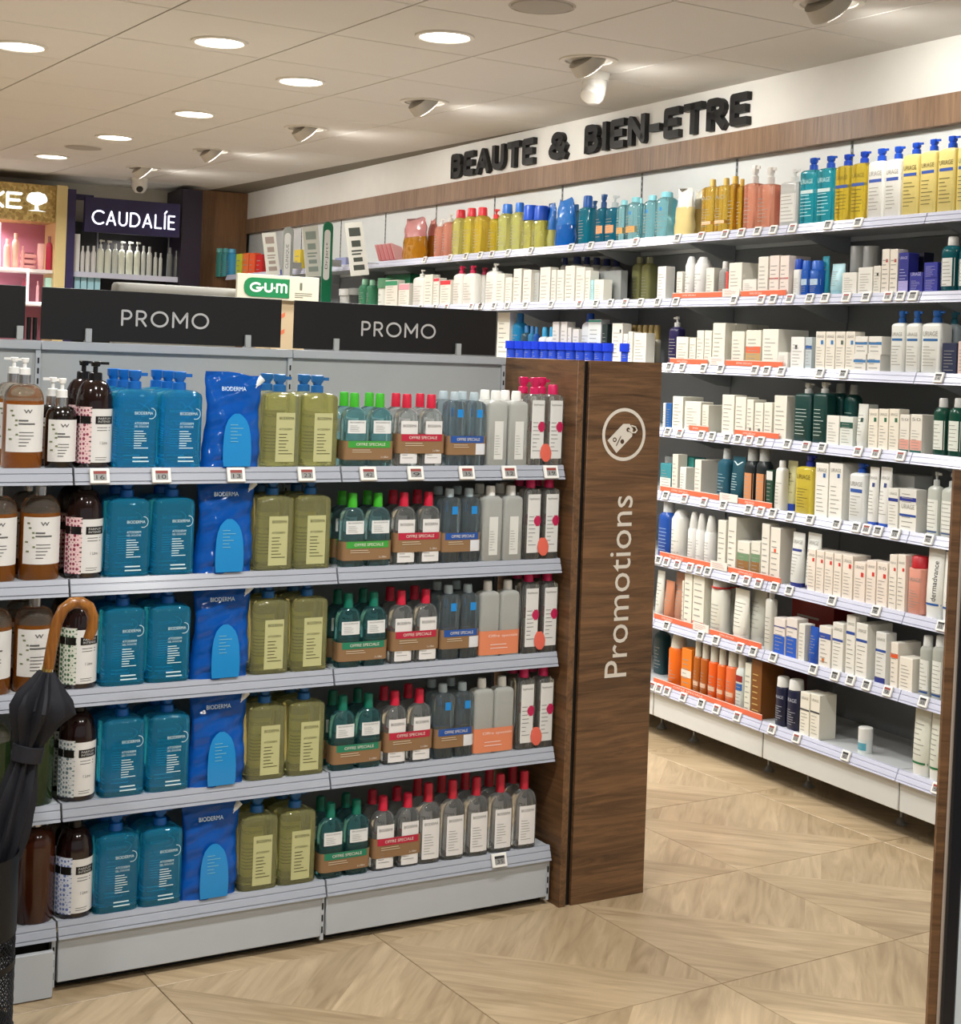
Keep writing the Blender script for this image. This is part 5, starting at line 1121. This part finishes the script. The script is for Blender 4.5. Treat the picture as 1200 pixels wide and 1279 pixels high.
for r in BACK['purple']: back_item(*r, 1.972, V0 + .05, 'white shelf of the purple display')
for a, b in ((92, 99.5), (100.5, 108), (109, 117), (118, 125)): back_item('box', a, b, 345, '9cc8d4', '', 'light blue tub', 1.70, V0 + .05, 'lower shelf of the purple display')
t = thing('purple_sign', 'purple sign reading CAUDALIE in white lit letters', 'sign', MB, (0, V0 - .10, 0))
p = mesh_obj('panel', G().bbox(2.552, 3.220, 0, .045, 2.246, 2.483, .002), mat('261f48', .4), t, smooth=False)
mesh_obj('stem', G().box(2.70, 2.74, .045, .13, 2.30, 2.34), mat('2a2440', .5), t, smooth=False); mesh_obj('stem', G().box(3.03, 3.07, .045, .13, 2.30, 2.34), mat('2a2440', .5), t, smooth=False)
for gg in stroke_word("CAUDALI'E", 2.600, 3.184, 2.298, .100, .0105, -.005, -.0005, gap=.30): mesh_obj('letter', gg, mat('f4f4ff', .5, emit=1.8), p, smooth=False)
t = thing('corner_column', 'brown wooden corner column up to the ceiling at the back', 'column', MB, (0, 0, 0))
mesh_obj('front_face', G().box(3.404, 3.818, 10.74, 10.90, 0, CEIL - .002), wood('brown_board', '6a482e', '86623f', 2), t, smooth=False)

# end of the wall shelves near the corner
L = 0
for a, b, y, c1, c2, ds in ((254, 258, 316, 'c08a80', '6a5a5a', 'small pink brown bottle'), (259, 263, 314, 'b07a74', '5a4a4a', 'small pink brown bottle'), (270, 278, 309, '5ab0a8', '6ab8b0', 'aqua bottle near the corner'), (279, 284, 309, '58a8ac', '62b0b4', 'aqua bottle near the corner'), (285, 292, 310, '4aa4d0', '5aaed4', 'sky blue bottle near the corner')):
    capb(L, 'R', a, b, y, c1, c2, ds, .2, .86, d=.02)
for a, b, y, c1, ds in ((297, 304, 317, 'c0c83a', 'yellow green carton near the corner'), (305, 312, 316, 'e0703a', 'orange carton near the corner'), (313, 320, 316, 'e05a30', 'orange red carton near the corner'), (321, 329, 318, 'c02020', 'red carton near the corner')): carton(L, 'R', a, b, y, c1, ds, d=.02, nl=3)
carton(L, 'R', 368, 376, 312, 'd8c040', 'slanted yellow carton behind leaflets', d=.03, nl=3)
carton(L, 'R', 418, 432, 322, '9098c0', 'lilac grey tray carton', nl=3)
a, b = rail_x(0, 'R', 254), rail_x(0, 'R', 330)
t = mesh_obj('blue_rail_strip', G().box(a, b, UF[0] - .012, UF[0] - .010, VZ[0] - .03, VZ[0] + .004), mat('3a4ab0', .4), smooth=False); t.matrix_world = MW
tag(t, 'blue label strip on the shelf edge near the brown column', 'label strip')

# leaning pink sachets on the top shelf
p0 = hit(MW, *px('A1', 400, 420), UF[0] + .05)
for k in range(9):
    t = mesh_obj('sachet', G().bbox(-.045, .045, -.0015, .0015, 0, .115, .0008), mat('d9868a' if k % 2 else 'e0a4a2', .45), smooth=False)
    t.matrix_world = MW @ Matrix.Translation((p0.x + .005 + .027 * k, UF[0] + .085, VZ[0] + .004)) @ Matrix.Rotation(-.62, 4, 'Y') @ Matrix.Rotation(-1.2, 4, 'Z')
    register(t, 'pink striped sachet leaning in a row', 'top wall shelf', p0.x + .024 * k); t['category'] = 'sachet'; t['group'] = 'pink sachets leaning in a row'

# vertical brand flags and hanging leaflets
def flag(x0, x1, v, z0, z1, col, pill, word, label, ink='3a3a3a'):
    t = thing('brand_flag', label, 'sign', MB, (0, v, 0), group='upright brand flags on the wall shelving')
    n = 8; r = (x1 - x0) / 2; poly = [(x0, z0), (x1, z0), (x1, z1 - r)] + [(x0 + r + r * math.cos(math.radians(a)), z1 - r + r * math.sin(math.radians(a))) for a in (30, 60, 90, 120, 150)] + [(x0, z1 - r)]
    b = mesh_obj('panel', G().plate(poly, -.006, .006), mat(col, .4), t, smooth=False)
    pa, pb = x0 + (x1 - x0) * .1, x0 + (x1 - x0) * .72; rr = (pb - pa) / 2; za, zb = pill
    pl = [(pa + rr + rr * math.cos(math.radians(a)), zb - rr + rr * math.sin(math.radians(a))) for a in range(0, 181, 30)] + [(pa + rr + rr * math.cos(math.radians(a)), za + rr + rr * math.sin(math.radians(a))) for a in range(180, 361, 30)]
    q = mesh_obj('name_plate', G().plate(pl, -.009, -.006), mat('d4d6d4', .4), b, smooth=False)
    mesh_obj('lettering', text_on(word, pa + rr * .45, pb - rr * .45, za + (zb - za) * .22, za + (zb - za) * .75, flat(-.009), .0005, 0, 2, vertical=True), mat(ink, .5, noise=0), b, smooth=False)
    mesh_obj('bracket', G().box(x1 - .006, x1 + .06, -.003, .003, z1 - .26, z1 - .22), mat('8a8c8c', .4), t, smooth=False)
def u_at(x, y, v): return hit(MB, x, y, v)
a, b = u_at(402.5, 320, 8.30), u_at(414.5, 320, 8.30); flag(a.x, b.x, 8.30, 1.60, u_at(408, 277, 8.30).z, '0f6a48', (u_at(408, 350, 8.3).z, u_at(408, 287, 8.3).z), 'Dr.Jart+', 'tall green brand flag with pale name plate reading upwards')
a, b = u_at(353, 320, 8.95), u_at(365.5, 320, 8.95); flag(a.x, b.x, 8.95, 1.90, u_at(359, 283, 8.95).z, '8f948f', (1.93, u_at(359, 291, 8.95).z), 'CLINIQUE', 'grey brand flag with white name plate between two leaflets', '6a6e6a')
for nm, v, cor, ink in (('leftmost', 9.15, [(327, 291), (344, 290), (350, 343), (333, 344)], 'a89a92'), ('middle', 8.5, [(377, 283.5), (397, 282), (402, 345), (382, 346)], '9aa8a0'), ('rightmost', 7.8, [(430, 278.5), (452, 277), (461, 343), (438, 345)], '4a504a')):
    P = [u_at(*c, v) for c in cor]; t = thing('leaflet', nm + ' of three tilted white leaflets hanging off the top wall shelf', 'leaflet', MB, (0, v, 0), group='leaflets hanging off the top shelf')
    s = mesh_obj('sheet', G().plate([(q.x, q.z) for q in reversed(P)], -.0015, .0015), mat('e0e2da', .5), t, smooth=False)
    c = sum((q for q in P), Vector()) / 4
    def bil(a, b_): return P[0] * (1 - a) * (1 - b_) + P[1] * a * (1 - b_) + P[2] * a * b_ + P[3] * (1 - a) * b_
    g = G()
    for (a0, a1, b0, b1) in ((.18, .82, .10, .26), (.25, .75, .34, .46), (.2, .8, .52, .55), (.2, .7, .58, .61), (.25, .75, .66, .74), (.2, .8, .80, .90)):
        g.add([(q.x, -.002, q.z) for q in (bil(a0, b0), bil(a1, b0), bil(a1, b1), bil(a0, b1))], [(0, 1, 2, 3)])
    mesh_obj('print', g, mat(ink, .6, noise=0), s, smooth=False)
    mesh_obj('clear_arm', G().box(c.x, 3.60, .0016, .0026, 1.985, 1.992), mat('d0d6d4', .2, trans=.7, noise=0), t, smooth=False)

# ------------------------------------------------------------------ sales counter behind the gondola
t = thing('sales_counter', 'sales counter standing behind the promo gondola', 'counter', MG, (0, 0, 0))
mesh_obj('cabinet', G().box(-1.3, .12, 1.62, 2.2, 0, 1.02), mat('8a8478', .5), t, smooth=False); mesh_obj('worktop', G().bbox(-1.32, .14, 1.6, 2.22, 1.02, 1.05, .003), mat('cfcac0', .4), t, smooth=False)
yl = 1.75
a, b = hit(MG, 147, 352, yl), hit(MG, 300, 360, yl); zt = a.z
t = thing('monitor', 'beige grey monitor back, its rounded top edge showing above the sign', 'monitor', MG, ((a.x + b.x) / 2, yl + .05, 1.05)); w = b.x - a.x
mesh_obj('housing', G().loft([(.30, w * .5, .03, 8), (zt - 1.05 - .03, w * .5, .045, 8), (zt - 1.05 - .008, w * .497, .042, 8), (zt - 1.05, w * .485, .034, 8)], 32), mat('6c6a61', .5), t)
mesh_obj('screen', G().box(-w * .46, w * .46, .046, .05, .32, zt - 1.1), BLACK, t, smooth=False)
mesh_obj('neck', G().box(-.03, .03, -.012, .02, .015, .34), mat('3a3a3a', .5), t, smooth=False); mesh_obj('foot', G().bbox(-.13, .13, -.09, .10, 0, .015, .003), mat('3a3a3a', .5), t, smooth=False)
yl = 1.68; a, b = hit(MG, 296, 357, yl), hit(MG, 398, 362, yl); zb, zt = hit(MG, 347, 375, yl).z, hit(MG, 347, 344, yl).z
t = thing('counter_display', 'cream counter display with green rounded logo header', 'display', MG, ((a.x + b.x) / 2, yl, 1.05)); w = b.x - a.x
mesh_obj('tray_body', G().bbox(-w * .06, w * .36, .012, .16, 0, zb - 1.05 + .01, .002), mat('b8a484', .5), t, smooth=False)
mesh_obj('body_print', joined([G().add([(-w * .05, .0112, .47 + .06 * i), (-w * .05 + .05, .0112, .50 + .06 * i), (-w * .05 + .05, .0112, .515 + .06 * i), (-w * .05, .0112, .485 + .06 * i)], [(0, 1, 2, 3)]) for i in range(2)]), mat('c86a48', .5), t, smooth=False)
H0, H1 = zb - 1.05, zt - 1.05; hd = mesh_obj('header_card', G().bbox(-w / 2, w / 2, -.002, .012, H0, H1, .001), mat('cbc7b4', .5), t, smooth=False)
xa, xb = -w * .42, w * .13; za, zc = H0 + (H1 - H0) * .10, H0 + (H1 - H0) * .86; r = (zc - za) * .42
pl = [(xb, za), (xb, zc)] + [(xa + r + r * math.cos(math.radians(q)), zc - r + r * math.sin(math.radians(q))) for q in (90, 120, 150, 180)] + [(xa + r + r * math.cos(math.radians(q)), za + r + r * math.sin(math.radians(q))) for q in (180, 210, 240, 270)]
lg = mesh_obj('green_logo', G().plate(pl, -.004, -.002), mat('1a7a48', .45), hd, smooth=False)
mesh_obj('logo_lettering', joined(stroke_word('G.U.m', xa + (xb - xa) * .12, xb - (xb - xa) * .05, za + (zc - za) * .24, (zc - za) * .52, (zc - za) * .115, -.0048, -.004, gap=.22)), mat('e8ece4', .5), hd, smooth=False)
mesh_obj('number_print', joined([text_on('1', w * .26, w * .29, H0 + (H1 - H0) * .45, H0 + (H1 - H0) * .75, flat(-.002), .0006), lines(w * .2, w * .42, H0 + (H1 - H0) * .12, H0 + (H1 - H0) * .36, 3, flat(-.002), .0006, random.Random(2), .3)]), mat('6a6a58', .6, noise=0), hd, smooth=False)

# ------------------------------------------------------------------ umbrella in a mesh stand, left foreground
SX, SY, SR = -1.625, -.135, .108
t = thing('umbrella_stand', 'black mesh umbrella stand at the lower left edge', 'umbrella stand', MG, (SX, SY, 0)); BM = mat('15161a', .45, metal=.4)
mesh_obj('base', G().loft([(0, SR * 1.06, SR * 1.06, 2), (.03, SR * 1.04, SR * 1.04, 2), (.036, SR, SR, 2)], 32), BM, t)
def band(z0, z1): return G().loft([(z0, SR + .002, SR + .002, 2), (z1, SR + .002, SR + .002, 2)], 36, caps=False)
mesh_obj('upper_band', band(.235, .405), BM, t); mesh_obj('middle_band', band(.165, .180), BM, t)
g = G(); NW = 56
for s in (1, -1):
    for i in range(NW):
        pts = []
        for q in range(9):
            z = .034 + (.24 - .034) * q / 8; a = 2 * PI * i / NW + s * (z - .034) / SR * 1.0; pts.append((SR * math.cos(a), SR * math.sin(a), z))
        g.tube(pts, .0013, 4)
o = mesh_obj('wire_mesh', g, BM, t, smooth=False); o['kind'] = 'stuff'
t = thing('umbrella', 'folded navy umbrella with curved wooden handle in the black stand', 'umbrella', MG, (0, 0, 0))
A = Vector((-1.466, -.13, .775)); Bt = Vector((-1.615, -.135, .05)); ax = (A - Bt).normalized()
def along(s, off=0): return A - ax * s
NAVY = mat('0f111a', .7)
g = G(); K = 26; n = 48; v = []; f = []; side = Vector((1, 0, 0)); side = (side - ax * side.dot(ax)).normalized(); dep = ax.cross(side)
prof = [(0, .020), (.03, .040), (.06, .062), (.085, .066), (.12, .050), (.155, .031), (.18, .027), (.205, .030), (.26, .042), (.34, .044), (.45, .036), (.56, .024), (.70, .012)]
for k in range(K + 1):
    s = .70 * k / K
    for (s0, r0), (s1, r1) in zip(prof, prof[1:]):
        if s0 <= s <= s1: r = r0 + (r1 - r0) * (s - s0) / (s1 - s0)
    c = along(s)
    for i in range(n):
        a = 2 * PI * i / n; fold = .80 + .20 * math.cos(8 * a + s * 9) + .05 * math.sin(5 * a + s * 30)
        if s < .10: fold += .30 * max(0, math.cos(a - .2)) * (1 - abs(s - .07) / .07 if s > 0 else 0)
        v.append(c + (side * math.cos(a) + dep * math.sin(a)) * r * fold)
for k in range(K):
    for i in range(n): j = (i + 1) % n; f.append((k * n + i, k * n + j, (k + 1) * n + j, (k + 1) * n + i))
f += [tuple(reversed(range(n))), tuple(range(K * n, K * n + n))]
mesh_obj('canopy', g.add(v, f), NAVY, t)
g = G(); n = 24; v = []; f = []
for k, s in enumerate((.158, .16, .192, .194)):
    c = along(s); r = .0335 if k in (1, 2) else .030
    for i in range(n): a = 2 * PI * i / n; v.append(c + (side * math.cos(a) + dep * math.sin(a)) * r)
for k in range(3):
    for i in range(n): j = (i + 1) % n; f.append((k * n + i, k * n + j, (k + 1) * n + j, (k + 1) * n + i))
mesh_obj('tie_strap', g.add(v, f), mat('14161f', .6), t)
mesh_obj('ferrule', G().tube([along(.004), along(-.045)], .0115, 14), mat('c8a860', .25, metal=.9), t)
hp = [hit(MG, *q, -.13) for q in ((60, 835), (65, 806), (71, 778), (79, 761), (90, 753), (101, 752.5), (111, 758), (116, 770), (115.5, 784), (110, 798))]
mesh_obj('handle', G().tube(hp, [.0125, .0125, .0128, .013, .0132, .0132, .013, .0128, .0125, .011], 14), wood('honey_wood', '5a3010', '9a6428', 2, .25), t)
mesh_obj('shaft', G().tube([along(-.01), along(.70)], .004, 8), BM, t)

# ------------------------------------------------------------------ panel at the right edge
def cam_at(x, y, d): return CAMP + ray(x, y) * d
q = cam_at(1158, 1279, 2.8); lean = math.atan(.015)
MD = Matrix.Translation(Vector((q.x, q.y, 0))) @ Matrix.Rotation(-YAW, 4, 'Z') @ Matrix.Rotation(lean * .9, 4, 'Y') @ Matrix.Translation((-.0045, 0, 0))
t = bpy.data.objects.new('wooden_end_panel', None); COL.objects.link(t); t.matrix_world = MD
tag(t, 'leaning wood panel with pale edging and black frame at the right photo edge', 'panel')
ZT = 1.314
mesh_obj('wood_board', G().box(0, .0165, 0, .012, 0.001, ZT), wood('walnut_across', '', '', 0), t, smooth=False)
mesh_obj('pale_edging', G().box(.0165, .0215, -.004, .014, 0.001, ZT), mat('b4a89c', .35), t, smooth=False)
mesh_obj('black_frame', G().bbox(.0215, .047, -.012, .024, 0.001, ZT, .003), mat('10141c', .35), t, smooth=False)
mesh_obj('white_infill', G().box(.047, .60, -.004, .02, 0.001, ZT), mat('d8e6ee', .4), t, smooth=False)

# ------------------------------------------------------------------ labels that single out each repeat
ORD = ['first', 'second', 'third', 'fourth', 'fifth', 'sixth', 'seventh', 'eighth', 'ninth', 'tenth', 'eleventh', 'twelfth', 'thirteenth', 'fourteenth', 'fifteenth', 'sixteenth', 'seventeenth', 'eighteenth', 'nineteenth', 'twentieth'] + ['twenty-' + x for x in ('first', 'second', 'third', 'fourth', 'fifth', 'sixth', 'seventh', 'eighth', 'ninth')]
buckets = {}
for it in ITEMS: buckets.setdefault((it[1], it[2]), []).append(it)
for (desc, plc), its in buckets.items():
    rows = {}
    for it in its: rows.setdefault(it[4], []).append(it)
    for row, lst in rows.items():
        lst.sort(key=lambda q: q[3])
        for i, it in enumerate(lst):
            s = desc
            if len(lst) > 1: s += ', ' + (('left one' if i == 0 else 'right one') if len(lst) == 2 else ORD[i] + ' from left')
            if len(rows) > 1: s += ', ' + ('front row' if row == min(rows) else 'behind' if len(rows) == 2 else ['front row', 'second row', 'third row', 'fourth row', 'fifth row', 'upper layer'][min(row, 5)])
            s += (', ' + plc) if len(s.split()) > 9 else (' on the ' + plc)
            it[0]['label'] = s
